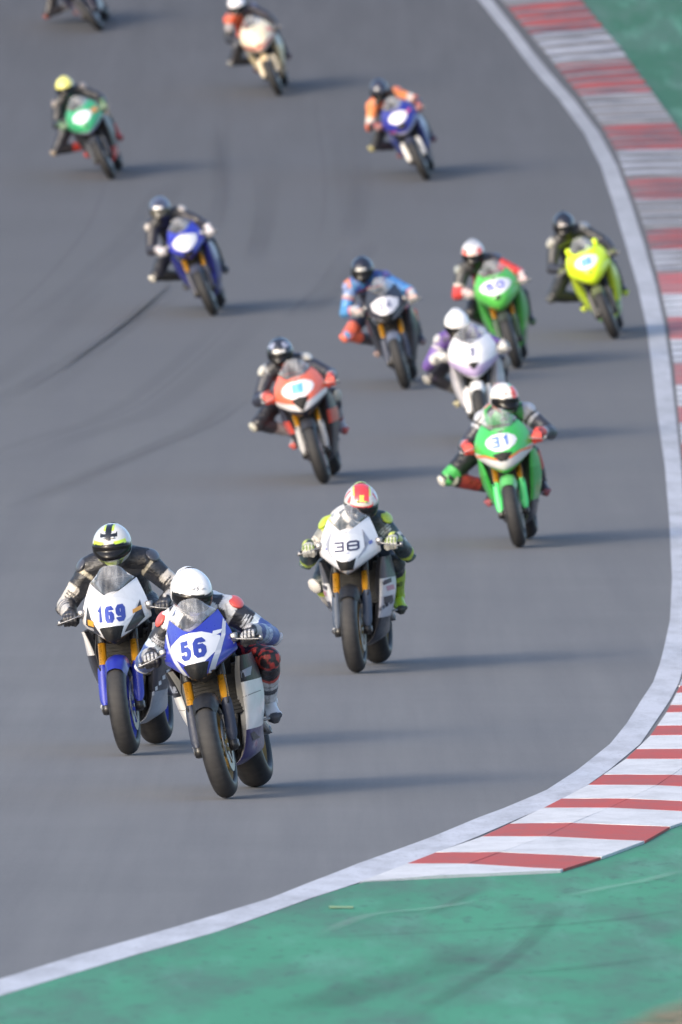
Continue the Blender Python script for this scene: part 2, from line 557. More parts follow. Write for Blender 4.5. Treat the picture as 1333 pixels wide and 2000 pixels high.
sheet('ground', lambda y: -400, lambda y: 400, np.unique(np.concatenate([np.linspace(-150, -60, 6), YS, np.linspace(300, 800, 12)])), -.02, m_grass(), 'rough grass ground around the race circuit')
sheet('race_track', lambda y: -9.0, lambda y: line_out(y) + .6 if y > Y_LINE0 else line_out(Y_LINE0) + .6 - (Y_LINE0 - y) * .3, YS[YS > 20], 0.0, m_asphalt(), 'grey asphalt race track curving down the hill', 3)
_kb = np.array(KERB_EDGE)
_kb = _kb[np.argsort(_kb[:, 1])]
Y_K0 = _kb[0, 1]
Y_END_OUT = _kb[0, 3]
def kerb_in(y):  return float(np.interp(y, _kb[:, 1], _kb[:, 0]))
def kerb_q(y):   return float(np.interp(y, _kb[:, 1], _kb[:, 2])), float(np.interp(y, _kb[:, 1], _kb[:, 3]))
def run_in(y):
    if y < Y_K0:
        return (line_out(y) if y > Y_LINE0 else line_out(Y_LINE0) - (Y_LINE0 - y) * .3) + .02
    return kerb_in(y) + .04
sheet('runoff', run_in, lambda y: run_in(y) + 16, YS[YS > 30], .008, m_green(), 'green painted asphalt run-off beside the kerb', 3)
yl = np.unique(np.concatenate([_el[:, 0], np.arange(Y_LINE0, Y_LINE1, .8)]))
LINE_M = m_worn(S(214, 216, 226), (.22, .22, .24), 'line_paint', .6, .7, (1.2, .25, 1), .40, .70)
_n = LINE_M.node_tree
_b = _n.nodes['Principled BSDF']
_src = _b.inputs['Base Color'].links[0].from_socket
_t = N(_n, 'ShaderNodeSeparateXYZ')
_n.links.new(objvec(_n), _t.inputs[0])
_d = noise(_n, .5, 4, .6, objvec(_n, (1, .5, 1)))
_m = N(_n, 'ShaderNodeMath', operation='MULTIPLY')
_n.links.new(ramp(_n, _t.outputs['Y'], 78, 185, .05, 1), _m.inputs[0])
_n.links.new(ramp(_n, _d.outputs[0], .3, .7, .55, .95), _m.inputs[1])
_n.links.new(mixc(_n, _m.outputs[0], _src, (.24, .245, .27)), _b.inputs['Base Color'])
sheet('edge_line', line_in, line_out, yl, .004, LINE_M, 'worn white line along the inside edge of the track', 3)

def strip(name, pts, width, dz, m, label, taper=True, kind='structure'):
    P = catmull(np.array(pts, float), max(12, len(pts) * 8))
    v, e = [], []
    n = len(P)
    prof = [(-1, 0), (-.45, 1), (.45, 1), (1, 0)]
    for i, p in enumerate(P):
        t = P[min(i + 1, n - 1)] - P[max(i - 1, 0)]
        t = t / np.linalg.norm(t)
        nn = np.array([t[1], -t[0]])
        end = min(1, min(i, n - 1 - i) / (n * .2)) if taper else 1
        for o_, al in prof:
            q = p + nn * o_ * width
            v.append((q[0], q[1], gz(q[1]) + dz)); e.append(al * end)
    me = mesh(name, v, gridfaces(n, 4))
    at = me.attributes.new('edge', 'FLOAT', 'POINT')
    at.data.foreach_set('value', e)
    o = put(name, me, m)
    return tag(o, label, None, None, kind)

MR = m_soft((.05, .05, .06), 'rubber_trace', .08, .6)
MR2 = m_soft((.05, .05, .06), 'rubber_trace_faint', .065, .5)
_rs = np.random.RandomState(4)
_k = 0
for i, p in enumerate(RUBBER_LINES):
    for j in range(3):
        ox, oy, bend = (0, 0, 0) if j == 0 else (_rs.uniform(-.45, .45), _rs.uniform(-1, 1), _rs.uniform(-.12, .12))
        q = [(x + ox + bend * a, y + oy) for a, (x, y) in enumerate(p)]
        wd = (.035 if j == 0 else _rs.uniform(.10, .2)) * (1.3 if i >= 5 else 1)
        strip('tyre_mark', q, wd, .0036 + .0005 * _k, MR if j == 0 and i < 4 else MR2, 'dark curving rubber trace left on the asphalt')
        _k += 1
MS = m_soft((.06, .085, .085), 'skid_trace', .20, 1.2, (1, .3, 1))
for i, p in enumerate(SKID_LINES):
    strip('skid_mark', p, (.05, .06, .2, .06, .03)[i], .012 + .0012 * i, MS, 'dark tyre skid across the green run-off paint')
MW = m_soft((.5, .6, .55), 'scuff_trace', .15, 1.5, (1, .3, 1))
for i, p in enumerate(SCUFF_LINES):
    strip('scuff_mark', p, .05, .019 + .0012 * i, MW, 'pale scuff across the green run-off paint')
# brown soil verge at the near right
de = np.array(DIRT_EDGE)
de = de[np.argsort(de[:, 0])]
v, e = [], []
PD = catmull(de, 40)
for p in PD:
    for k, (d, al) in enumerate(((0, 0), (-1.2, .8), (-3.5, 1), (-14, 1))):
        v.append((p[0] + (0 if k < 3 else 4), p[1] + d, gz(p[1] + d) + .022)); e.append(al)
me = mesh('soil_verge', v, gridfaces(len(PD), 4))
me.attributes.new('edge', 'FLOAT', 'POINT').data.foreach_set('value', e)
tag(put('soil_verge', me, m_soft((.28, .2, .11), 'dry_soil', 1.0, 5, (1, .4, 1))), 'dry brown soil verge at the near edge of the green run-off', None, None, 'structure')
# small yellow paint dash on the run-off
v = []
for x, y in ((-.06, 65.25), (.06, 65.2), (.06, 65.0), (-.055, 65.03)):
    v.append((x, y, gz(y) + .012))
tag(put('paint_dash', mesh('paint_dash', v, [(0, 1, 2, 3)]), m_worn(S(190, 200, 120), (.1, .3, .2), 'yellow_paint', .8)), 'faded yellow paint dash on the green run-off', None, None, 'structure')

# ---------------------------------------------------------------- the kerb: red and white blocks
kerb = bpy.data.objects.new('kerb', None)
C.objects.link(kerb)
kerb.location = (kerb_in(90), 90, gz(90))
tag(kerb, 'red and white striped kerb round the inside of the bend', None, None, 'structure')
bpy.context.view_layer.update()
def kerb_block(ya, yb, u0, u1, h0, h1, m, ridges, seed):
    """block between joints ya<yb, across from u0 to u1 (0 = track side), heights h0 -> h1"""
    rs = np.random.RandomState(seed)
    ny = 2 if not ridges else ridges * 3 + 1
    nx = 4
    top, g = [], .006
    for j in range(ny):
        t = j / (ny - 1)
        y0 = ya + (yb - ya) * t
        gap = .012 if j == 0 else (-.012 if j == ny - 1 else 0)
        e = (kerb_in(y0 + gap), y0 + gap)
        q = kerb_q(y0 + gap)
        rz = 0
        if ridges:
            ph = j % 3
            rz = (0, .022, .014)[ph] if j < ny - 1 else 0
        row = []
        for k in range(nx):
            u = u0 + (u1 - u0) * k / (nx - 1)
            x = e[0] + (q[0] - e[0]) * u
            y = e[1] + (q[1] - e[1]) * u
            hh = h0 + (h1 - h0) * k / (nx - 1) + rz * (0 if k == 0 else 1) + rs.uniform(-.001, .001)
            row.append((x, y, gz(y) + hh))
        top.append(row)
    v = [p for r in top for p in r]
    f = gridfaces(ny, nx)
    ring = [(0, k) for k in range(nx)] + [(j, nx - 1) for j in range(1, ny)] + [(ny - 1, k) for k in range(nx - 2, -1, -1)] + [(j, 0) for j in range(ny - 2, 0, -1)]
    base = len(v)
    for j, k in ring:
        p = top[j][k]
        v.append((p[0], p[1], gz(p[1]) - .05))
    nr = len(ring)
    for i in range(nr):
        a, b = ring[i], ring[(i + 1) % nr]
        f.append((b[0] * nx + b[1], a[0] * nx + a[1], base + i, base + (i + 1) % nr))
    mi = None
    if ridges:
        mi = [1 if (q < (ny - 1) * (nx - 1) and (q // (nx - 1)) % 3 in (((1,), (0, 1), (2,), (0,))[seed % 4] if ya > 155 else (seed % 3,))) else 0 for q in range(len(f))]
    o = put('kerb_block', mesh('kerb_block', v, f, False, mi, 2 if ridges else 1), m)
    o.parent = kerb
    o.matrix_parent_inverse = kerb.matrix_world.inverted()
    return o
RUBBER_WEAR = (.05, .05, .06)
K_RED = m_worn(S(196, 74, 64), (.2, .1, .1), 'kerb_red', .5, .7, (1.2, .6, 1))
K_WHITE = m_worn(S(228, 228, 232), (.3, .3, .31), 'kerb_white', .5, .7, (1.2, .6, 1))
K_RED_F = m_worn(S(190, 70, 62), RUBBER_WEAR, 'kerb_red_worn', .9, .7, (.3, .9, 1), .33, .62)
K_WHITE_F = m_worn(S(205, 207, 218), RUBBER_WEAR, 'kerb_white_worn', .9, .7, (.3, .9, 1), .33, .62)
K_RED_M = m_worn(S(188, 86, 88), (.3, .2, .2), 'kerb_red_faded', .7, .7, (.3, .7, 1), .36, .66)
K_WHITE_M = m_worn(S(215, 217, 226), (.28, .28, .3), 'kerb_white_faded', .75, .7, (.3, .7, 1), .36, .66)
K_GRIME = m_worn((.10, .10, .11), (.35, .33, .34), 'kerb_rubbered', .5, .8, (.3, .9, 1), .4, .6)
K_RED_D = m_worn(S(170, 98, 104), (.12, .1, .11), 'kerb_red_rubbered', .8, .8, (.3, .9, 1), .33, .6)
K_WHITE_D = m_worn(S(170, 172, 184), (.12, .12, .13), 'kerb_white_rubbered', .7, .8, (.3, .9, 1), .33, .6)
kj = KERB_JOINTS
for i in range(len(kj) - 1):
    yb, ya = kj[i], kj[i + 1]
    red = (len(kj) - 2 - i) % 2 == 1
    yc = (ya + yb) / 2
    if yc < 92:
        m = K_RED if red else K_WHITE
        kerb_block(ya, yb, .010, .40, .010, .026, m, 0, i)
        kerb_block(ya, yb, .4015, 1.0, .025, .022, m, 0, i + 500)
    else:
        if yc > 158: m = [K_RED_F, K_GRIME] if red else [K_WHITE_F, K_GRIME]
        else: m = [K_RED_M, K_RED_D] if red else [K_WHITE_M, K_WHITE_D]
        kerb_block(ya, yb, 0, 1.0, .008, .02, m, 4 if yc > 128 else 3, i)

# ---------------------------------------------------------------- race motorcycle (front contact at origin, nose towards -y, up z)
FR, RR, WB = .300, .315, 1.40
GEO = {}
def geo(name, fn):
    if name not in GEO:
        GEO[name] = fn()
    return GEO[name]

def g_tyre(R, hw, depth):
    prof = []
    for k in range(15):
        a = pi * k / 14
        prof.append((-hw * cos(a), R - depth + depth * sin(a) ** .85))
    prof += [(hw * .8, R - depth - .022), (-hw * .8, R - depth - .022)]
    return MB().lathe(prof, 64).mesh('tyre')

def g_rim(R, hw):
    b = MB()
    b.lathe([(-hw, R), (-hw, R - .022), (-hw * .6, R - .034), (hw * .6, R - .034), (hw, R - .022), (hw, R), (hw * .7, R - .008), (-hw * .7, R - .008)], 48)
    b.lathe([(-hw * .75, .012), (-hw * .75, .045), (hw * .75, .045), (hw * .75, .012)], 20)
    for k in range(5):
        for d in (-.13, .13):
            a = 2 * pi * k / 5
            p0 = Vector((0, .035 * cos(a + d * 3), .035 * sin(a + d * 3)))
            p1 = Vector((0, (R - .03) * cos(a + d * 1.6), (R - .03) * sin(a + d * 1.6)))
            b.sweep([p0, p1], [(.02, .016), (.013, .012)], 8, 0, True, (1, 0, 0))
    return b.mesh('rim', False)

def g_disc(r0, r1, x):
    b = MB()
    b.lathe([(x - .0025, r0), (x - .0025, r1), (x + .0025, r1), (x + .0025, r0)], 40)
    for k in range(6):
        a = 2 * pi * k / 6
        b.sweep([(x * .9, .04 * cos(a), .04 * sin(a)), (x, (r0 + .005) * cos(a), (r0 + .005) * sin(a))], [(.012, .004), (.009, .004)], 6, 0, True, (1, 0, 0))
    return b.mesh('brake_disc', False)

def fork_pt(z):
    """centre line of a fork leg at height z"""
    t = (z - .30) / .65
    return -.01 + t * .275

def g_fork(sx):
    b = MB()
    x = sx * .103
    b.sweep([(x, fork_pt(z), z) for z in (.53, .56, .565, .70)], [.0285, .0285, .026, .026], 16, 0)
    b.sweep([(x, fork_pt(z), z) for z in (.70, .705, .97)], [.0265, .0285, .0285], 16, 1)  # upper tube blackened: the shade behind the nose is put into its colour
    b.sweep([(x, fork_pt(z), z) for z in (.27, .30, .36, .54)], [.026, .03, .024, .0215], 14, 1)
    b.lathe([(sx * .078, .008), (sx * .078, .022), (sx * .135, .022), (sx * .135, .008)], 14, 2)
    k = len(b.v) - 14 * 4
    for i in range(k, len(b.v)):
        p = b.v[i]
        b.v[i] = (p[0], p[1] + 0.0, p[2] + FR)
    return b.mesh('fork_tube', True, 3)

def g_guard(sx):
    rows = []
    for z, wd in ((.575, .022), (.54, .032), (.44, .034), (.36, .032), (.325, .02)):
        r = []
        for a in (-1, -.5, 0, .5, 1):
            ang = a * 1.25
            r.append((sx * (.108 + .036 * sin(ang) * (wd / .034)), fork_pt(z) - .034 * cos(ang) - .004, z))
        rows.append(r)
    A = net(rows, 14, 12)
    return tidy(mesh('fork_guard', A.reshape(-1, 3), gridfaces(14, 12)))

def g_caliper(sx):
    b = MB()
    b.box((sx * .085 - .03, .045, .37), (sx * .085 + .03, .095, .49), 0, .012)
    b.box((sx * .085 - .034, .055, .385), (sx * .085 + .034, .08, .42), 0, .006)
    b.box((sx * .085 - .034, .055, .44), (sx * .085 + .034, .08, .475), 0, .006)
    return b.mesh('brake_caliper', False)

def g_mudguard():
    rows = []
    for k in range(9):
        a = R_(-38 + 128 * k / 8)      # from the front of the tyre over the top to the back
        r = FR + .018
        row = []
        for q in (-1, -.8, -.4, 0, .4, .8, 1):
            rr = r - (.075 if abs(q) == 1 else .03 * abs(q) ** 3) - (.012 if k in (0, 8) else 0) + .01 * (1 - abs(q))
            wv = .074 * (1 if 0 < k < 8 else .8)
            row.append((wv * q if abs(q) < 1 else wv * q * 1.02, -rr * sin(R_(0) - a) * 1.0, FR + rr * cos(a)))
        rows.append(row)
    A = net(rows, 28, 20)
    return tidy(mesh('front_mudguard', A.reshape(-1, 3), gridfaces(28, 20)))

NOSE = {
 'sharp': [(.695, .825, .236, -.03, .30), (.722, .838, .247, -.09, .285), (.780, .868, .248, -.112, .27), (.865, .925, .236, -.075, .285), (.945, 1.005, .206, -.018, .31), (.985, 1.085, .168, .012, .345)],
 'round': [(.640, .775, .225, -.02, .30), (.690, .795, .254, -.09, .28), (.775, .855, .264, -.11, .26), (.870, .925, .252, -.065, .27), (.945, 1.00, .215, -.01, .30), (.980, 1.065, .165, .02, .335)],
}
NU, NV = 48, 46
def nose_grid(kind):
    R = catmull(np.array(NOSE[kind]), NV)
    out = []
    p1, p2 = (1.4, 1.15) if kind == 'sharp' else (2.1, 1.45)
    for zc, ze, wd, y0, ye in R:
        wd = wd * (.88 if kind == 'sharp' else .95)
        row = []
        for u in np.linspace(-1, 1, NU):
            a = abs(u)
            row.append((wd * u, y0 + (ye - y0) * a ** p1, zc + (ze - zc) * a ** p2))
        out.append(row)
    return np.array(out)
NOSE_BVH = {}
def g_nose(kind):
    A = nose_grid(kind)
    f = gridfaces(NV, NU)
    NOSE_BVH[kind] = BVHTree.FromPolygons([tuple(p) for p in A.reshape(-1, 3)], f)
    mi = []
    for j in range(NV - 1):
        v_ = (j + .5) / (NV - 1)
        mi += [1 if v_ < .11 else (2 if v_ < .22 else (3 if v_ < .38 else 0))] * (NU - 1)
    return mesh('nose_fairing', A.reshape(-1, 3), f, True, mi, 4)

def g_undertray(kind):
    A = nose_grid(kind)[0]
    v, f = [], []
    for k in range(NU):
        p = A[k]
        v += [tuple(p + np.array([0, .004, .004])), (p[0] * .8, .17 + .1 * abs(p[0]) / .2, p[2] - .015), (p[0] * .62, .40, .70)]
    for k in range(NU - 1):
        for j in range(2):
            f.append((k * 3 + j, k * 3 + j + 1, (k + 1) * 3 + j + 1, (k + 1) * 3 + j))
    return mesh('nose_undertray', v, f)

def g_screen(kind):
    A = nose_grid(kind)[-1]
    us = np.linspace(-.9, .9, 25)
    rows = []
    for v in np.linspace(0, 1, 16):
        row = []
        for u in us:
            x0 = np.interp(u, np.linspace(-1, 1, NU), A[:, 0])
            y0 = np.interp(u, np.linspace(-1, 1, NU), A[:, 1])
            z0 = np.interp(u, np.linspace(-1, 1, NU), A[:, 2])
            zt = 1.175 - .075 * abs(u / .9) ** 3.2
            z = z0 + .006 + (zt - z0) * v
            y = y0 + .006 + ((.235 + .09 * abs(u) ** 2) - y0) * (v ** 1.15)
            x = x0 * (1 - .22 * v ** 2) * (1 + .10 * sin(pi * v))
            row.append((x, y, z))
        rows.append(row)
    A2 = np.array(rows)
    return mesh('windscreen', A2.reshape(-1, 3), gridfaces(16, 25))

SIDE = [  # z, (x, y) lead flange, lead, mid, rear
 (.790, (.19, .30), (.235, .29), (.250, .50), (.215, .82)),
 (.690, (.155, .36), (.215, .325), (.262, .57), (.222, .88)),
 (.560, (.130, .42), (.198, .385), (.256, .63), (.215, .93)),
 (.430, (.115, .46), (.174, .43), (.222, .66), (.190, .97)),
 (.310, (.095, .48), (.138, .45), (.168, .66), (.160, .98)),
 (.210, (.060, .49), (.080, .465), (.125, .56), (.14, .97)),
 (.165, (.005, .50), (.010, .48), (.050, .56), (.06, .95)),
]
def side_pts(sx):
    rows = []
    for z, a, b, c, d in SIDE:
        rows.append([(sx * a[0], a[1], z - .0), (sx * b[0], b[1], z), (sx * c[0], c[1], z), (sx * (c[0] * .45 + d[0] * .55 + .008), (c[1] + d[1]) / 2, z + .01), (sx * d[0], d[1], z + .02)])
    return net(rows, 26, 22)
SIDE_BVH = {}
def g_side(sx):
    A = side_pts(sx)
    f = gridfaces(26, 22, sx > 0)
    mi = []
    for j in range(25):
        for i in range(21):
            z = A[j, i, 2]
            cc = A[j:j + 2, i:i + 2].reshape(-1, 3).mean(0)
            sl = .10 * (cc[1] - .4)
            zz = (A[j, 11, 2] + A[j + 1, 11, 2]) / 2 + .012
            mi.append(4 if i < 3 else (0 if zz > .645 else (1 if zz > .52 else (2 if zz > .36 else 3))))
    SIDE_BVH[sx] = BVHTree.FromPolygons([tuple(p) for p in A.reshape(-1, 3)], f)
    return mesh('side_fairing', A.reshape(-1, 3), f, True, mi, 5)

def g_tank():
    rows = []
    for y, w_, zt, zb in ((.46, .10, .93, .80), (.55, .155, 1.0, .76), (.68, .165, 1.0, .74), (.82, .125, .93, .75), (.92, .085, .85, .76)):
        rows.append([(-w_ * .7, y, zb), (-w_, y, (zt + zb) / 2 + .02), (-w_ * .6, y, zt - .012), (0, y, zt), (w_ * .6, y, zt - .012), (w_, y, (zt + zb) / 2 + .02), (w_ * .7, y, zb)])
    A = net(rows, 20, 26)
    return tidy(mesh('fuel_tank', A.reshape(-1, 3), gridfaces(20, 26)))

def g_tail():
    rows = []
    for y, w_, zt, zb in ((.90, .10, .82, .72), (1.05, .15, .815, .72), (1.18, .14, .84, .75), (1.24, .13, .93, .78), (1.40, .09, .98, .86), (1.58, .03, 1.0, .95)):
        rows.append([(-w_ * .6, y, zb), (-w_, y, (zt + zb) / 2), (-w_ * .75, y, zt), (0, y, zt + .004), (w_ * .75, y, zt), (w_, y, (zt + zb) / 2), (w_ * .6, y, zb), (0, y, zb - .005), (-w_ * .6, y, zb)])
    A = net(rows, 22, 30)
    return tidy(mesh('seat_tail', A.reshape(-1, 3), gridfaces(22, 30)))

def g_engine():
    b = MB()
    b.box((-.105, .52, .24), (.105, .86, .48), 0, .03)
    b.box((-.115, .52, .46), (.115, .80, .72), 0, .03)
    b.box((-.10, .80, .30), (.10, 1.02, .56), 0, .03)
    for sx in (-1, 1):
        b.sweep([(sx * .05, .36, .86), (sx * .13, .50, .82), (sx * .15, .75, .72), (sx * .12, 1.0, .52)], [(.02, .04)] * 4, 10)
        b.ell((sx * .105, .70, .36), (.03, .08, .08))
    for k in range(4):
        x = -.09 + .06 * k
        b.sweep([(x, .50, .56), (x, .44, .46), (x * .8, .46, .27), (x * .4, .62, .2), (x * .3, .9, .21)], .02, 8)
    return b.mesh('engine')

def g_radiator():
    b = MB()
    b.box((-.155, .425, .46), (.155, .455, .735), 0, .008)
    b.box((-.165, .42, .73), (.165, .46, .76), 0, .008)
    for k in range(13):
        z = .47 + .26 * k / 12
        b.box((-.15, .4185, z - .004), (.15, .424, z + .004), 0, .001)
    return b.mesh('radiator', False)

def g_clamp():
    b = MB()
    b.box((-.135, fork_pt(.80) - .03, .785), (.135, fork_pt(.80) + .05, .82), 0, .012)
    b.box((-.135, fork_pt(.95) - .03, .945), (.135, fork_pt(.95) + .05, .965), 0, .01)
    b.sweep([(0, fork_pt(.78) + .03, .76), (0, fork_pt(.98) + .03, .98)], .03, 14)
    return b.mesh('triple_clamp', False)

def g_swingarm():
    b = MB()
    for sx in (-1, 1):
        b.sweep([(sx * .12, .92, .42), (sx * .135, 1.15, .39), (sx * .125, WB + .03, RR)], [(.02, .045), (.02, .04), (.018, .028)], 10)
    b.sweep([(-.13, 1.0, .42), (.13, 1.0, .42)], .03, 10)
    b.lathe([(-.15, .01), (-.15, .024), (.15, .024), (.15, .01)], 12)
    for i in range(len(b.v) - 48, len(b.v)):
        p = b.v[i]
        b.v[i] = (p[0], p[1] + WB, p[2] + RR)
    return b.mesh('swingarm')

def g_exhaust():
    b = MB()
    pts = [(-.10, .92, .26), (-.15, 1.05, .34), (-.19, 1.14, .42), (-.205, 1.18, .45)]
    b.sweep(pts, .026, 12)
    b.sweep([(-.205, 1.17, .445), (-.21, 1.19, .455), (-.225, 1.42, .55), (-.226, 1.45, .56)], [.03, .052, .052, .036], 18)
    return b.mesh('exhaust')

GRIP_Y, GRIP_Z = .285, .872
def g_bar(sx):
    b = MB()
    b.sweep([(sx * .115, fork_pt(.90) + .0, .905), (sx * .19, .265, .90), (sx * .365, GRIP_Y + .012, GRIP_Z - .006)], .011, 10, 0)
    b.sweep([(sx * .232, .272, .896), (sx * .355, GRIP_Y + .010, GRIP_Z - .005)], .0165, 14, 1)
    b.box((sx * .215 - .022, .235, .875), (sx * .215 + .022, .29, .93), 0, .008)
    b.sweep([(sx * .352, GRIP_Y + .01, GRIP_Z - .006), (sx * .375, GRIP_Y + .013, GRIP_Z - .008)], .02, 12, 0)
    return b.mesh('handlebar', True, 2)
def g_lever(sx):
    b = MB()
    b.sweep([(sx * .20, .245, .90), (sx * .235, .215, .89), (sx * .29, .205, .875), (sx * .355, .215, .862), (sx * .372, .215, .86)], [(.012, .007), (.01, .006), (.009, .005), (.008, .005), (.01, .008)], 8)
    return b.mesh('brake_lever')
def g_peg(sx):
    b = MB()
    b.sweep([(sx * .13, 1.03, .415), (sx * .255, 1.02, .405)], .011, 10)
    b.sweep([(sx * .125, 1.05, .47), (sx * .13, 1.03, .415), (sx * .135, .90, .40)], [(.006, .02)] * 3, 8)
    b.sweep([(sx * .15, .86, .385), (sx * .23, .86, .385)], .008, 8)
    return b.mesh('footpeg')

# flat print laid on a curved panel
def conform(name, polys, bvh, off=.0025, step=.012):
    bm = bmesh.new()
    for p in polys:
        vs = [bm.verts.new((x, 0, z)) for x, z in p]
        bm.faces.new(vs)
    bmesh.ops.triangulate(bm, faces=[f for f in bm.faces if len(f.verts) > 4])
    xs = [v.co.x for v in bm.verts]; zs = [v.co.z for v in bm.verts]
    x0, x1, z0, z1 = min(xs), max(xs), min(zs), max(zs)
    k = x0 + step
    while k < x1:
        bmesh.ops.bisect_plane(bm, geom=bm.verts[:] + bm.edges[:] + bm.faces[:], plane_co=(k, 0, 0), plane_no=(1, 0, 0))
        k += step
    k = z0 + step
    while k < z1:
        bmesh.ops.bisect_plane(bm, geom=bm.verts[:] + bm.edges[:] + bm.faces[:], plane_co=(0, 0, k), plane_no=(0, 0, 1))
        k += step
    dead = []
    for v in bm.verts:
        hit, nrm, _, _ = bvh.ray_cast(Vector((v.co.x, -1, v.co.z)), Vector((0, 1, 0)))
        if hit is None:
            dead.append(v)
        else:
            if nrm.y > 0: nrm = -nrm
            v.co = hit + nrm * off
    bmesh.ops.delete(bm, geom=dead, context='VERTS')
    for f in bm.faces:
        f.normal_update()
        if f.normal.y > 0: f.normal_flip()
        f.smooth = True
    me = bpy.data.meshes.new(name)
    bm.to_mesh(me)
    bm.free()
    me.materials.append(None)
    return me

STROKES = {
 '0': ([(.2, 0), (.42, 0), (.62, .2), (.62, .8), (.42, 1), (.2, 1), (0, .8), (0, .2), (.2, 0)],),
 '1': ([(.12, .8), (.36, 1), (.36, 0)],),
 '2': ([(0, .8), (.2, 1), (.44, 1), (.62, .82), (.62, .62), (0, .12), (0, 0), (.62, 0)],),
 '3': ([(0, 1), (.62, 1), (.62, 0), (0, 0)], [(.16, .5), (9, .5)]),
 '4': ([(.45, 0), (.45, 1), (0, .35), (.62, .35)],),
 '5': ([(.6, 1), (.04, 1), (.04, .58), (.46, .58), (.62, .42), (.62, .16), (.46, 0), (.14, 0), (0, .14), (0, .26)],),
 '6': ([(.6, .8), (.6, .86), (.46, 1), (.16, 1), (0, .84), (0, .16), (.16, 0), (.46, 0), (.62, .16), (.62, .44), (.48, .58), (.06, .58)],),
 '7': ([(0, 1), (.62, 1), (.22, 0)],),
 '8': ([(.12, 0), (.50, 0), (.62, .14), (.62, .86), (.50, 1), (.12, 1), (0, .86), (0, .14), (.12, 0)], [(-9, .52), (9, .52)]),
 '9': ([(.02, .2), (.02, .14), (.16, 0), (.46, 0), (.62, .16), (.62, .84), (.46, 1), (.16, 1), (0, .84), (0, .56), (.14, .42), (.56, .42)],),
}
def ribbon(pts, t):
    P = [Vector((x, z)) for x, z in pts]
    closed = (P[0] - P[-1]).length < 1e-6
    if closed: P = P[:-1]
    n = len(P)
    L, Rr = [], []
    for i in range(n):
        d0 = (P[i] - P[i - 1]).normalized() if (i > 0 or closed) else None
        d1 = (P[(i + 1) % n] - P[i]).normalized() if (i < n - 1 or closed) else None
        if d0 is None: d0 = d1
        if d1 is None: d1 = d0
        n0, n1 = Vector((-d0.y, d0.x)), Vector((-d1.y, d1.x))
        mm = (n0 + n1)
        mm = mm.normalized() if mm.length > 1e-4 else n0
        k = t / 2 / max(.45, mm.dot(n0))
        L.append(P[i] + mm * k); Rr.append(P[i] - mm * k)
    out = []
    for i in range(n if closed else n - 1):
        j = (i + 1) % n
        out.append([tuple(L[i]), tuple(Rr[i]), tuple(Rr[j]), tuple(L[j])])
    return out
def number_polys(txt, cx, cz, h, asp, thick, gap, slant=0.0, rot=0.0):
    w_ = .62 * h * asp
    tot = len(txt) * w_ + (len(txt) - 1) * gap
    polys = []
    for i, ch in enumerate(txt):
        ox = cx - tot / 2 + i * (w_ + gap)
        for st in STROKES[ch]:
            pts = [(w_ - thick if x == 9 else thick if x == -9 else thick / 2 + x / .62 * (w_ - thick), z * (h - thick)) for x, z in st]
            for q in ribbon(pts, thick):
                r = []
                for x, z in q:
                    zz = z - (h - thick) / 2
                    xx = ox + x + slant * zz - cx
                    r.append((cx + xx * cos(rot) - zz * sin(rot), cz + xx * sin(rot) + zz * cos(rot)))
                polys.append(r)
    return polys

PLATE_SHARP = [[(-.055, .805), (.055, .805), (.135, .862), (.148, .93), (.10, .958), (.06, .978), (0, .984), (-.06, .978), (-.10, .958), (-.148, .93), (-.135, .862)]]
PLATE_ROUND = [[(-.06, .838), (0, .828), (.06, .838), (.115, .87), (.135, .905), (.12, .94), (.07, .968), (0, .977), (-.07, .968), (-.12, .94), (-.135, .905), (-.115, .87)]]
def fan(poly):
    cx = sum(p[0] for p in poly) / len(poly); cz = sum(p[1] for p in poly) / len(poly)
    return [[(cx, cz), poly[i], poly[(i + 1) % len(poly)]] for i in range(len(poly))]
def mirror(polys):
    return polys + [[(-x, z) for x, z in p][::-1] for p in polys]
INTAKE_SHARP = [[(-.075, .802), (-.035, .705), (.035, .705), (.075, .802), (.045, .806), (-.045, .806)]]
INTAKE_SMALL = [[(-.070, .808), (-.042, .728), (.042, .728), (.070, .808), (.028, .79), (-.028, .79)]]
INTAKE_TRI = [[(-.085, .81), (-.03, .745), (.03, .745), (.085, .81), (0, .822)]]
INTAKE_DOT = [[(-.035, .80), (0, .765), (.035, .80), (0, .808)]]

def frame_at(x, y, yaw, lean, sink=0.0):
    """matrix of a bike whose front tyre touches the ground at x, y"""
    sl = gslope(y)
    n = Vector((0, -sl, 1)).normalized()
    bk = Vector((sin(R_(yaw)), cos(R_(yaw)), 0))
    bk = (bk - n * bk.dot(n)).normalized()
    rt = bk.cross(n).normalized()
    L = R_(lean)
    U = n * cos(L) - rt * sin(L)
    Rr = rt * cos(L) + n * sin(L)
    o = Vector((x, y, gz(y) + .004)) + n * .06 - U * .06
    M = Matrix((( Rr.x, bk.x, U.x, o.x), (Rr.y, bk.y, U.y, o.y), (Rr.z, bk.z, U.z, o.z), (0, 0, 0, 1)))
    return M

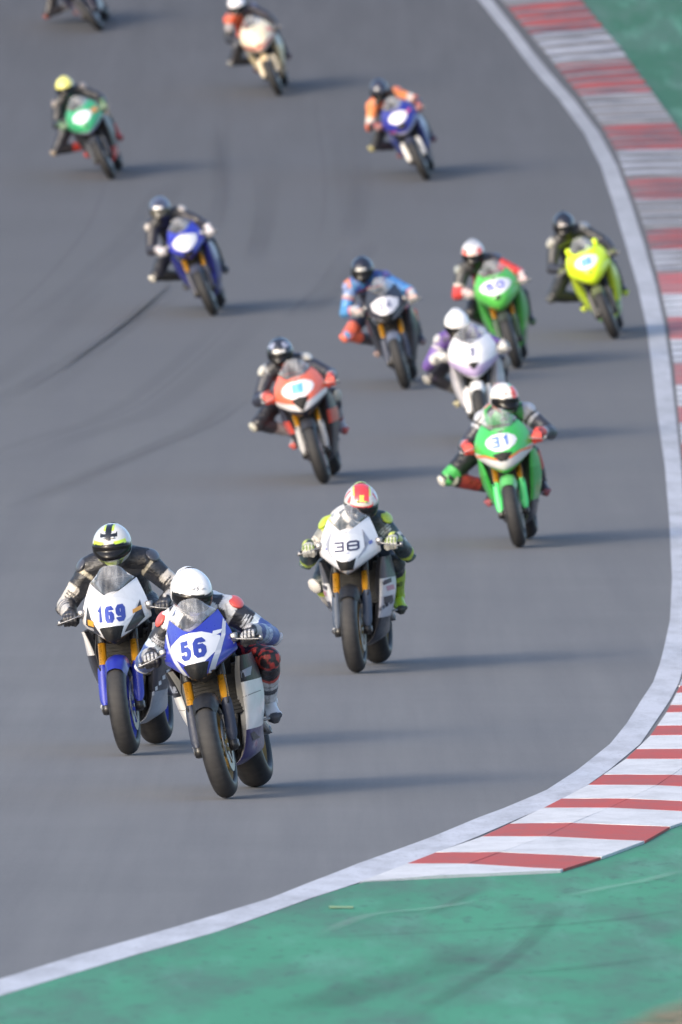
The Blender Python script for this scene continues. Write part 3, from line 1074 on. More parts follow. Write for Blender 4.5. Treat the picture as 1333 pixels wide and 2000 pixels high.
def build_bike(s):
    root = bpy.data.objects.new('race_motorcycle', None)
    C.objects.link(root)
    root.matrix_world = frame_at(s['at'][0], s['at'][1], s['yaw'], s['lean'])
    tag(root, s['label'], 'motorcycle', 'motorcycles racing through the bend')
    P = lambda nm, key, fn, m, par=root, mtx=None: put(nm, geo(key, fn), m, par, mtx)
    T = Matrix.Translation
    rim = mat(s.get('rim', (.02, .02, .022)), .35, .4, .2, .1, 'rim_paint')
    fw = P('front_wheel', 'fw', lambda: g_rim(.222, .045), rim, root, T((0, 0, FR)))
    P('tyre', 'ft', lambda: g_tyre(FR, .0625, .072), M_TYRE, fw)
    for sx in (-1, 1):
        P('brake_disc', 'fd%d' % sx, lambda: g_disc(.11, .155, sx * .066), M_DISC, fw)
    rw = P('rear_wheel', 'rw', lambda: g_rim(.225, .07), rim, root, T((0, WB, RR)))
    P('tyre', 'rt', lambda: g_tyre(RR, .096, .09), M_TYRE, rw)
    P('brake_disc', 'rd', lambda: g_disc(.06, .11, -.085), M_DISC, rw)
    gold = M_GOLD if s.get('gold', True) else M_CARBON
    for sx in (-1, 1):
        fk = P('fork_tube', 'fork%d' % sx, lambda: g_fork(sx), [gold, M_CARBON, M_ALLOY])
        P('fork_guard', 'guard%d' % sx, lambda: g_guard(sx), (paint if max(s.get('guard', DARK)) > .12 else satin)(s.get('guard', DARK)), fk)
        P('brake_hose', 'hose%d' % sx, lambda: MB().sweep([(sx * .10, .085, .47), (sx * .125, .05, .56), (sx * .135, .06, .66), (sx * .12, .13, .78), (sx * .08, .2, .86)], .005, 8).mesh('brake_hose'), M_RUBBER, fk)
        P('brake_caliper', 'cal%d' % sx, lambda: g_caliper(sx), M_ALLOY, fk)
    P('triple_clamp', 'clamp', g_clamp, M_ENGINE)
    P('front_mudguard', 'mud', g_mudguard, (paint if max(s.get('mud', BLACK)) > .12 else satin)(s.get('mud', BLACK)))
    kind = s.get('nose', 'sharp')
    ns = P('nose_fairing', 'nose_' + kind, lambda: g_nose(kind), [paint(s['body'])] + [paint(c if c is not None else s['body']) for c in s.get('bands', (None, None, None))])
    P('nose_undertray', 'under_' + kind, lambda: g_undertray(kind), M_CARBON)
    P('windscreen', 'screen_' + kind, lambda: g_screen(kind), screen_mat(s.get('tint', (.95, .96, .97))))
    bvh = NOSE_BVH[kind]
    pl = s.get('plate_shape', PLATE_SHARP if kind == 'sharp' else PLATE_ROUND)
    k = 'plate_%s_%d' % (kind, id(pl))
    put('number_plate', geo(k, lambda: conform('number_plate', fan(pl[0]), bvh, .003)), vinyl(s.get('plate', S(250, 250, 255))), ns)
    nb = s.get('number')
    if nb:
        put('race_number', conform('race_number', number_polys(*nb[:-1]), bvh, .0048, .015), vinyl(nb[-1]), ns)
    it = s.get('intake', INTAKE_SHARP if kind == 'sharp' else INTAKE_TRI)
    put('air_intake', geo('intake_%s_%d' % (kind, id(it)), lambda: conform('air_intake', fan(it[0]), bvh, .004)), mat((.008, .008, .009), .7, 0, 0, 0, 'intake_black'), ns)
    for nm, polys, col, off in s.get('patches', []):
        for pg in ([polys] if nm == 'sponsor_lettering' else [[q] for q in polys]):
            me = conform(nm, pg, bvh, off, .015)
            if len(me.polygons):
                put(nm, me, vinyl(col), ns)
    if s.get('ears'):
        for sx in (-1, 1):
            P('mirror_cover', 'ear%d' % sx, lambda: MB().ell((sx * .158, .30, 1.06), (.034, .06, .05)).mesh('mirror_cover'), paint(s['body']))
    sc_ = s['side']
    sc_ = (sc_[0], sc_[1], sc_[1], sc_[2], sc_[3]) if len(sc_) == 4 else sc_
    for sx in (-1, 1):
        sd = P('side_fairing', 'side%d' % sx, lambda: g_side(sx), [paint(c) for c in sc_])
        for nm, pg, col in s.get('side_patches', []):
            me = conform(nm, [[(sx * x, z) for x, z in q] for q in pg], SIDE_BVH[sx], .003, .02)
            if len(me.polygons):
                put(nm, me, vinyl(col), sd)
    P('fuel_tank', 'tank', g_tank, paint(s.get('tank', s['body'])))
    P('seat_tail', 'tail', g_tail, paint(s.get('tailc', s['body'])))
    P('engine', 'engine', g_engine, M_ENGINE)
    P('radiator', 'radiator', g_radiator, M_ENGINE)
    P('swingarm', 'swing', g_swingarm, M_ALLOY)
    P('exhaust', 'exh', g_exhaust, M_ALLOY)
    for sx in (-1, 1):
        hb = P('handlebar', 'bar%d' % sx, lambda: g_bar(sx), [M_ALLOY, M_RUBBER])
        P('brake_lever' if sx < 0 else 'clutch_lever', 'lever%d' % sx, lambda: g_lever(sx), M_ALLOY, hb)
        P('footpeg', 'peg%d' % sx, lambda: g_peg(sx), M_ALLOY)
    return root

# ---------------------------------------------------------------- riders
def V3(*a): return Vector(a)
def ik(A, B, la, lb, pole):
    d = B - A
    L = min(d.length, (la + lb) * .995)
    u = d.normalized()
    a = (la * la - lb * lb + L * L) / (2 * L)
    h = math.sqrt(max(1e-6, la * la - a * a))
    p = pole - u * pole.dot(u)
    p.normalize()
    return A + u * a + p * h

def skeleton(s):
    hx, hy, hz = s['head']
    H = V3(hx, hy, hz)
    hang = s.get('hang', 0.0)
    S_ = V3(hx * .85 - hang * .15 + s.get('sx', 0), hy + .19, hz - .135 + s.get('sh', 0))
    Pv = V3(-hang, 1.06, .915)
    J = {'H': H, 'S': S_, 'P': Pv, 'N': S_ + V3(0, -.03, .045)}
    tilt = R_(s.get('tilt', 0))       # shoulders roll against the bike's lean
    lat = V3(cos(tilt), 0, sin(tilt))
    for n_, sx in (('l', 1), ('r', -1)):
        sh = S_ + lat * sx * .168 + V3(0, -.02, -.015)
        wr = V3(sx * .305, GRIP_Y + .085, GRIP_Z + .045)
        d = wr - sh
        up_, fo = .29, .265
        if d.length > (up_ + fo) * .97:
            sh = wr - d.normalized() * (up_ + fo) * .97
        pole = s.get('elb_' + n_, V3(sx * .6, .45, -.5))
        J['sh_' + n_] = sh
        J['wr_' + n_] = wr
        J['el_' + n_] = ik(sh, wr, up_, fo, pole)
        hip = Pv + V3(sx * .10, -.01, -.03)
        an = V3(sx * .215, 1.075, .50)
        an += V3(*s.get('foot_' + n_, (0, 0, 0)))
        a = R_(s.get('knee_' + n_, 20))
        J['hip_' + n_] = hip
        J['an_' + n_] = an
        J['kn_' + n_] = ik(hip, an, .43, .42, V3(sx * sin(a), -cos(a), .12))
    return J

def build_body(s, J):
    b = MB()
    Pv, S_ = J['P'], J['S']
    mid = Pv.lerp(S_, .5) + V3(0, .02, .075)
    b.sweep([Pv + V3(0, .10, -.05), Pv + V3(0, .05, .0), Pv.lerp(mid, .5) + V3(0, 0, .01), mid, mid.lerp(S_, .6) + V3(0, 0, .012), S_ + V3(0, -.03, .01), S_ + V3(0, -.07, .0)],
            [(.10, .06), (.165, .125), (.155, .125), (.165, .125), (.19, .125), (.165, .10), (.08, .06)], 20, 0, True, (0, 0, 1))
    b.capsule(J['S'] + V3(0, 0, .0), J['H'] + V3(0, .02, -.02), .085, .075)
    b.ell(J['H'], (.085, .10, .105))
    bones = [('torso', Pv, S_ + V3(0, -.05, 0), .17, .17), ('neck', J['N'], J['H'], .07, .09)]
    for n_, sx in (('l', 1), ('r', -1)):
        sh, el, wr = J['sh_' + n_], J['el_' + n_], J['wr_' + n_]
        b.capsule(S_ + V3(sx * .06, 0, 0), sh, .105, .088)
        b.capsule(sh, el, .082, .060)
        b.ell(el, (.063, .063, .063), 12, 8)
        b.capsule(el, el.lerp(wr, .35), .060, .063)
        b.capsule(el.lerp(wr, .3), wr, .064, .043)
        bones += [('uarm_' + n_, sh, el, .08, .06), ('farm_' + n_, el, wr, .062, .045)]
        hip, kn, an = J['hip_' + n_], J['kn_' + n_], J['an_' + n_]
        b.capsule(hip, hip.lerp(kn, .4), .108, .098)
        b.capsule(hip.lerp(kn, .35), kn, .10, .070)
        b.ell(kn, (.075, .075, .075), 14, 10)
        b.capsule(kn, kn.lerp(an, .38), .068, .072)
        b.capsule(kn.lerp(an, .35), an, .071, .052)
        bones += [('thigh_' + n_, hip, kn, .10, .072), ('shin_' + n_, kn, an, .07, .05)]
    me = remesh('leathers', b, s.get('voxel', .013), 5)
    n = len(me.vertices)
    co = np.empty(n * 3); me.vertices.foreach_get('co', co); co = co.reshape(-1, 3)
    nrm = np.empty(n * 3); me.vertex_normals.foreach_get('vector', nrm); nrm = nrm.reshape(-1, 3)
    best = np.full(n, 1e9)
    lab = np.zeros(n, int); tt = np.zeros(n)
    for i, (nm, A, B, ra, rb) in enumerate(bones):
        A_, B_ = np.array(A), np.array(B)
        d = B_ - A_
        t = np.clip(((co - A_) @ d) / (d @ d), 0, 1)
        dist = np.linalg.norm(co - (A_ + t[:, None] * d), axis=1) - (ra + (rb - ra) * t)
        m_ = dist < best
        best[m_] = dist[m_]; lab[m_] = i; tt[m_] = t[m_]
    # creases of the leather, a few millimetres
    fr = 38.0
    cr = np.sin(co[:, 2] * fr * 1.3 + 3 * np.sin(co[:, 0] * 21 + s['head'][0] * 50)) * np.sin(co[:, 1] * fr + 2 * np.sin(co[:, 2] * 17))
    co = co + nrm * (cr * .0022)[:, None]
    me.vertices.foreach_set('co', co.reshape(-1))
    col = np.ones((n, 4)) * np.array([*s['base'], 1])
    wob = .02 * np.sin(co[:, 0] * 60) + .02 * np.sin(co[:, 2] * 50)
    for i, (nm, A, B, ra, rb) in enumerate(bones):
        bands = s['wear'].get(nm) or s['wear'].get(nm[:-2])
        if not bands:
            continue
        sel = lab == i
        sx = 1 if nm.endswith('_l') else -1
        prev = -1
        for bd in bands:
            end, c1 = bd[0], bd[1]
            m_ = sel & (tt + wob * .3 > prev) & (tt + wob * .3 <= end)
            if c1 is not None:
                col[m_, :3] = c1
            if len(bd) > 2 and bd[2] is not None:        # colour of the inner side
                if nm in ('torso',):
                    inner = m_ & (co[:, 0] > s['head'][0])
                else:
                    inner = m_ & (nrm[:, 0] * sx < -.15)
                col[inner, :3] = bd[2]
            prev = end
    if s.get('camo'):
        a, c1, c2 = s['camo']
        for i, (nm, *_r) in enumerate(bones):
            if nm.startswith(a):
                q = np.sin(co[:, 0] * 95 + 3 * np.sin(co[:, 2] * 37)) + np.sin(co[:, 2] * 61 + 2.6 * np.sin(co[:, 1] * 83) + co[:, 0] * 47) + .5 * np.sin(co[:, 1] * 150 + co[:, 2] * 120) - .25
                m_ = (lab == i) & (q > .1)
                col[m_, :3] = c1
    # sewn-on lettering and seams
    for nm_, t0, t1, c1 in s.get('badges', []):
        for i, (nm, A, B, ra, rb) in enumerate(bones):
            if nm == nm_:
                d = (np.array(B) - np.array(A)); d = d / np.linalg.norm(d)
                u = (co - np.array(A)) @ np.cross(d, np.array([0, -1., 0]))
                m_ = (lab == i) & (tt > t0) & (tt < t1) & (nrm[:, 1] < -.25) & (np.sin(tt * 95) > -.35) & (np.abs(u) < .045)
                col[m_, :3] = c1
    for i, (nm, A, B, ra, rb) in enumerate(bones):
        if nm[:4] in ('uarm', 'farm', 'thig', 'shin') and s.get('seams'):
            m_ = (lab == i) & (np.abs(nrm[:, 0]) < .10)
            col[m_, :3] *= .6
            m_ = (lab == i) & (np.abs(tt - .5) < .012)
            col[m_, :3] *= .55
    at = me.attributes.new('paint', 'FLOAT_COLOR', 'POINT')
    at.data.foreach_set('color', col.reshape(-1))
    return me

def g_glove(sx):
    """hand closed round the grip; grip axis along x, origin at the grip centre"""
    b = MB()
    b.sweep([(0, .115, .062), (0, .08, .050), (0, .045, .043), (sx * .002, .005, .036), (sx * .003, -.02, .030)], [(.036, .030), (.034, .026), (.041, .022), (.046, .021), (.044, .018)], 14, 0, True, (0, 0, 1))
    for k, (x, ln, r) in enumerate(((-.034, .92, .0118), (-.0115, 1.05, .0125), (.0115, 1.0, .0122), (.034, .82, .0108))):
        x *= -sx * -1
        pts = [V3(x, -.012, .030), V3(x * 1.03, -.036 * ln, .020), V3(x * 1.02, -.040 * ln, -.008), V3(x, -.022, -.027), V3(x * .98, .002, -.026)]
        for a, c in zip(pts, pts[1:]):
            b.capsule(a, c, r, r * .96, 10)
    tx = -sx * .046
    pts = [V3(tx * .7, .045, .030), V3(tx, .020, .006), V3(tx * .95, -.006, -.018), V3(tx * .6, -.02, -.034)]
    for (a, c), (r0, r1) in zip(zip(pts, pts[1:]), ((.017, .0145), (.0145, .013), (.013, .0115))):
        b.capsule(a, c, r0, r1, 10)
    me = remesh('glove', b, .0042, 3)
    n = len(me.vertices)
    co = np.empty(n * 3); me.vertices.foreach_get('co', co); co = co.reshape(-1, 3)
    cen = np.empty(len(me.polygons) * 3); me.polygons.foreach_get('center', cen); cen = cen.reshape(-1, 3)
    me.materials.append(None)
    mi = ((cen[:, 1] > .06) | ((cen[:, 1] < .0) & (cen[:, 2] > .012) & (np.abs(np.sin(cen[:, 0] / .0229 * pi)) > .55))).astype(int)
    me.polygons.foreach_set('material_index', mi)
    return me

def g_boot(sx):
    b = MB()
    b.capsule((0, .01, .06), (0, .035, -.03), .056, .052)
    b.sweep([(0, .085, -.05), (0, .06, -.052), (0, .0, -.045), (0, -.06, -.062), (0, -.115, -.074), (0, -.165, -.082), (0, -.185, -.084)],
            [(.02, .025), (.04, .042), (.043, .05), (.044, .040), (.046, .032), (.036, .024), (.015, .012)], 14, 0, True, (0, 0, 1))
    b.ell((sx * .045, .03, -.03), (.016, .03, .03), 12, 8)
    b.ell((sx * .038, -.13, -.075), (.013, .04, .018), 12, 8)
    b.sweep([(0, .085, -.090), (0, .0, -.094), (0, -.06, -.098), (0, -.115, -.106), (0, -.18, -.108)], [(.03, .010), (.036, .010), (.036, .009), (.043, .009), (.02, .008)], 12, 0, True, (0, 0, 1))
    me = remesh('boot', b, .006, 3)
    cen = np.empty(len(me.polygons) * 3); me.polygons.foreach_get('center', cen); cen = cen.reshape(-1, 3)
    me.materials.append(None)
    zs = np.interp(cen[:, 1], [-.18, -.06, .08], [-.098, -.088, -.080])
    mi = ((cen[:, 2] < zs) | (cen[:, 1] < -.15) | ((cen[:, 2] > .02) & (cen[:, 2] < .05))).astype(int)
    me.polygons.foreach_set('material_index', mi)
    return me

HNU, HNV = 96, 64
def helm_dirs():
    az = np.linspace(-pi, pi, HNU, endpoint=False)
    el = np.linspace(-pi / 2, pi / 2, HNV)
    E, A = np.meshgrid(el, az, indexing='ij')
    return A.ravel(), E.ravel()
def helm_point(A, E, off=0.0):
    """A azimuth from straight ahead (-y), positive to +x; E elevation"""
    fr = np.clip(np.cos(A), 0, 1)
    low = np.clip(-E / 1.0, 0, 1)
    rx, ry, rz = .124 + off, .150 + off, .132 + off
    x = rx * np.sin(A) * np.cos(E)
    y = -ry * np.cos(A) * np.cos(E)
    z = rz * np.sin(E)
    y = y - fr ** 2 * np.sin(np.clip(low * 1.6, 0, 1) * pi) * .030 - fr ** 3 * low * .02     # chin bar
    x = x * (1 - .10 * np.clip(low, 0, 1) * fr)
    y = y + np.where(np.cos(A) < 0, 1, 0) * np.clip(E, 0, 1) * -np.cos(A) * .012
    z = np.where(z < -.112, -.112 + (z + .112) * .15, z)
    return np.stack([x, y, z], -1)
def g_helmet():
    A, E = helm_dirs()
    v = helm_point(A, E)
    f = []
    for j in range(HNV - 1):
        for i in range(HNU):
            f.append((j * HNU + i, j * HNU + (i + 1) % HNU, (j + 1) * HNU + (i + 1) % HNU, (j + 1) * HNU + i))
    return v, f
def g_visor():
    us = np.linspace(-1, 1, 33)
    vs = np.linspace(0, 1, 14)
    v = []
    for t in vs:
        for u in us:
            a = u * R_(78)
            lo = R_(-27 + 11 * abs(u) ** 2.2)
            hi = R_(17 - 12 * abs(u) ** 2.5)
            e = lo + (hi - lo) * t
            ed = .004 * (1 - max(abs(u) ** 8, abs(2 * t - 1) ** 8))
            v.append(helm_point(np.array([a]), np.array([e]), .001 + ed)[0])
    return mesh('visor', v, gridfaces(14, 33))
def g_spoiler():
    rows = []
    for t in np.linspace(0, 1, 5):
        el_ = R_(62 - 50 * t)
        r = []
        for u in np.linspace(-1, 1, 7):
            az = pi + u * R_(32 + 8 * t)
            p = helm_point(np.array([az]), np.array([el_]), .002 + (1 - u * u) * (.004 + .03 * t * (1 if t < .95 else .0)))[0]
            r.append(p)
        rows.append(r)
    A = net(rows, 14, 18)
    return mesh('helmet_spoiler', A.reshape(-1, 3), gridfaces(14, 18))
def g_vent(sx):
    b = MB()
    p = helm_point(np.array([sx * R_(16)]), np.array([R_(36)]), .003)[0]
    b.ell(p, (.014, .010, .006), 12, 8)
    return b.mesh('helmet_vent')

def build_helmet(s, root, J):
    v, f = geo('helmet_vf', g_helmet)
    A, E = helm_dirs()
    Ad, Ed = np.degrees(A), np.degrees(E)
    lat = v[:, 0] / .124
    col = np.ones((len(v), 4))
    col[:, :3] = s['helmet'](Ad, Ed, lat)
    gk = (np.abs(Ad) < 84) & (Ed > -29 + 11 * (np.abs(Ad) / 84) ** 2.2) & (Ed < 19 - 12 * (np.abs(Ad) / 84) ** 2.5)
    col[gk, :3] = (.012, .012, .014)
    col[Ed < -58, :3] = (.015, .015, .017)
    me = mesh('helmet', v, f)
    at = me.attributes.new('paint', 'FLOAT_COLOR', 'POINT')
    at.data.foreach_set('color', col.reshape(-1))
    tidy_m = Matrix.Translation(J['H']) @ Euler((R_(s.get('pitch', 12) + 10), R_(s.get('roll', 0)), R_(s.get('turn', 0))), 'XYZ').to_matrix().to_4x4()
    h = put('helmet', me, M_SHELL, root, tidy_m)
    put('visor', geo('visor', g_visor), s.get('visor', M_VISOR), h)
    hc = s.get('spoiler', s['helmet'](np.array([0.]), np.array([60.]), np.array([.5])))
    put('helmet_spoiler', geo('spoiler', g_spoiler), paint(tuple(np.array(hc).reshape(-1)[:3])), h)
    for sx in (-1, 1):
        put('helmet_vent', geo('vent%d' % sx, lambda: g_vent(sx)), paint(tuple(np.array(hc).reshape(-1)[:3] * .8)), h)
    for nm, me_, m in s.get('helmet_marks', []):
        put(nm, me_(), m, h)
    return h

def align(axis_from, axis_to):
    return axis_from.rotation_difference(axis_to).to_matrix().to_4x4()

def build_rider(s, b):
    root = bpy.data.objects.new('person', None)
    C.objects.link(root)
    root.matrix_world = frame_at(b['at'][0], b['at'][1], b['yaw'], b['lean'])
    tag(root, s['label'], 'person', 'riders on the racing motorcycles')
    s = dict(s)
    s['head'] = b['head']
    J = skeleton(s)
    T = Matrix.Translation
    put('leathers', build_body(s, J), M_LEATHER, root)
    build_helmet(s, root, J)
    gl = s.get('glove', (BLACK, BLACK))
    bo = s.get('boot', (BLACK, BLACK))
    for n_, sx in (('l', 1), ('r', -1)):
        put('glove', geo('glove%d' % sx, lambda: g_glove(sx)), [mat(gl[0], .5, 0, 0, .15, 'glove_leather', .2), mat(gl[1], .45, 0, .1, .15, 'glove_leather')], root,
            T((sx * .296, GRIP_Y + .006, GRIP_Z)) @ Euler((0, 0, R_(-4 * sx))).to_matrix().to_4x4())
        bc = s.get('boot_' + n_, bo)
        fy = s.get('footyaw_' + n_, 14)
        put('boot', geo('boot%d' % sx, lambda: g_boot(sx)), [mat(bc[0], .4, 0, .2, .15, 'boot_leather', .15), mat(bc[1], .5, 0, 0, .15, 'boot_trim')], root,
            T(J['an_' + n_]) @ Euler((R_(14), 0, R_(fy * sx))).to_matrix().to_4x4())
        # shoulder cup
        sh, el = J['sh_' + n_], J['el_' + n_]
        d = (el - sh).normalized()
        o = V3(sx * .7, -.35, .75)
        o = (o - d * o.dot(d) * .6).normalized()
        sc = s.get('cup_' + n_, s.get('cup'))
        if sc is not None:
            bm = MB().ell((0, 0, 0), (.052, .072, .019), 18, 10)
            me = geo('cup', lambda: bm.mesh('shoulder_guard'))
            put('shoulder_guard', me, mat(sc, .35, 0, .3, .1, 'armour_plastic'), root, T(sh + d * .02 + o * .070) @ align(V3(0, 0, 1), o))
        ec = s.get('elbow')
        if ec is not None:
            me = geo('elbowcup', lambda: MB().ell((0, 0, 0), (.034, .048, .02), 14, 8).mesh('elbow_slider'))
            oe = (el - sh.lerp(J['wr_' + n_], .5)).normalized()
            put('elbow_slider', me, mat(ec, .4, 0, .2, .15, 'armour_plastic'), root, T(el + oe * .060) @ align(V3(0, 0, 1), oe))
        kc = s.get('slider_' + n_, s.get('slider'))
        if kc is not None:
            kn = J['kn_' + n_]
            ok = (kn - J['hip_' + n_].lerp(J['an_' + n_], .5)).normalized() + V3(sx * .5, 0, -.35)
            ok.normalize()
            me = geo('puck', lambda: MB().ell((0, 0, 0), (.050, .062, .026), 16, 10).mesh('knee_slider'))
            put('knee_slider', me, mat(kc, .45, 0, .1, .2, 'slider_nylon'), root, T(kn + ok * .070) @ align(V3(0, 0, 1), ok))
    hu = s.get('hump', s['base'])
    me = MB().sweep([J['N'] + V3(0, -.01, .03), J['N'] + V3(0, .06, .075), J['N'] + V3(0, .16, .085), J['N'] + V3(0, .30, .055), J['N'] + V3(0, .42, .02)], [(.03, .02), (.06, .045), (.068, .05), (.06, .04), (.02, .015)], 16, 0, True, (0, 0, 1)).mesh('back_hump')
    put('back_hump', me, mat(hu, .42, 0, .1, .15, 'hump_leather'), root)
    return root

# ---------------------------------------------------------------- who rides what
WHITE = S(248, 248, 252)
CREAM = S(205, 200, 195)
GREY = S(150, 154, 165)
def arr(c): return np.array(c)
def plain(c):
    def fn(A, E, lat): return np.tile(arr(c), (len(A), 1))
    return fn
def layered(base, *layers):
    def fn(A, E, lat):
        o = np.tile(arr(base), (len(A), 1))
        for cond, c in layers:
            o[cond(A, E, lat)] = c
        return o
    return fn
def brow(c, lo=20, hi=42, w_=26):
    return (lambda A, E, l: (np.abs(A) < w_) & (E > lo) & (E < hi), c)
NEON = S(215, 240, 60)
BLUE = S(54, 66, 190)
PLATEBLUE = S(60, 76, 168)
NAVY = S(58, 60, 92)

def helmet_logo():
    """small angular mark on the white helmet's brow"""
    b = MB()
    def q(a, e): return helm_point(np.array([R_(a)]), np.array([R_(e)]), .0015)[0]
    for poly in ribbon([(4, 41), (-3, 37), (3, 35), (-4, 30)], 1.6) + ribbon([(8, 47), (18, 49)], .5):
        b.add([q(*p) for p in poly], [(0, 1, 2, 3)])
    return b.mesh('helmet_logo')

ENTRIES = []
def entry(bike, rider): ENTRIES.append((bike, rider))

# 1 -- blue 56
entry(dict(at=(-0.670, 77.52), lean=13.4, yaw=7, head=(0.008, 0.42, 1.218), body=BLUE, nose='sharp',
     label='blue race motorcycle with number 56, nearest of the pack', number=('56', 0, .888, .112, .98, .027, .010, .04, .03, PLATEBLUE),
     patches=[('fairing_stripe', mirror([[(-.072, .715), (-.038, .705), (-.110, .84), (-.152, .93), (-.168, 1.03), (-.184, 1.03), (-.172, .93), (-.140, .84)]]), S(205, 208, 220), .0036),
              ('sponsor_sticker', [[(.105, .935), (.150, .945), (.160, .965), (.115, .965)]], WHITE, .004), ('fairing_fastener', [[(sx * .205 + .004 * cos(q), .87 + .004 * sin(q)) for q in (0, 1.05, 2.1, 3.14, 4.2, 5.24)] for sx in (-1, 1)], S(180, 180, 186), .004), ('fairing_stain', [[(-.21, .845), (-.16, .835), (-.165, .842), (-.208, .852)]], S(90, 96, 150), .0034)],
     bands=(S(36, 38, 46), None, None), side=(S(40, 42, 50), S(244, 244, 244), S(244, 244, 244), S(62, 58, 110), S(170, 170, 170)), side_patches=[('fairing_panel', [[(.20, .70), (.25, .715), (.235, .665), (.195, .66)]], S(150, 158, 176)), ('fairing_seam', [[(.165, .545), (.25, .56), (.25, .565), (.165, .55)]], S(150, 150, 152)), ('sponsor_sticker', [[(.15, .33), (.19, .35), (.185, .30), (.145, .285)]], S(52, 52, 60))], guard=S(42, 50, 70), mud=S(24, 25, 30), rim=S(150, 125, 70), tailc=BLACK),
  dict(label='rider with plain white helmet tucked behind the screen of the blue number 56', base=S(44, 46, 56), pitch=19, turn=24, roll=10, hang=.03, elb_l=V3(.8, .3, -.8),
     helmet=layered(WHITE, (lambda A, E, l: (E < -20) & (np.abs(A) > 30), S(60, 62, 68))), helmet_marks=[('helmet_logo', helmet_logo, mat(S(60, 60, 66), .4))],
     wear={'torso': [(.72, S(48, 50, 60)), (1, S(240, 240, 244))], 'uarm': [(.16, S(242, 242, 245)), (.52, S(46, 48, 58)), (.66, S(190, 205, 222)), (1, S(70, 92, 160))],
           'farm': [(.45, S(78, 100, 168)), (.60, S(160, 180, 210)), (.8, S(70, 84, 140)), (1, S(170, 172, 180))], 'thigh': [(1, S(44, 38, 44))], 'shin': [(.30, S(44, 38, 44)), (.36, S(206, 82, 72)), (.6, S(218, 220, 226)), (.72, S(90, 94, 104)), (1, S(222, 224, 230))]},
     camo=('thigh', S(196, 66, 62), None), cup=S(238, 96, 88), elbow=S(190, 196, 210), glove=(S(52, 52, 58), S(168, 170, 176)), boot=(S(222, 224, 230), S(70, 72, 80)), hump=S(235, 235, 240), seams=True, badges=[('uarm_l', .36, .50, S(200, 204, 214)), ('farm_l', .3, .44, S(190, 206, 226)), ('uarm_r', .36, .5, S(180, 184, 196)), ('shin_l', .62, .72, S(60, 62, 70))], voxel=.009, knee_l=28, knee_r=-2, foot_r=(.02, -.02, -.08)))

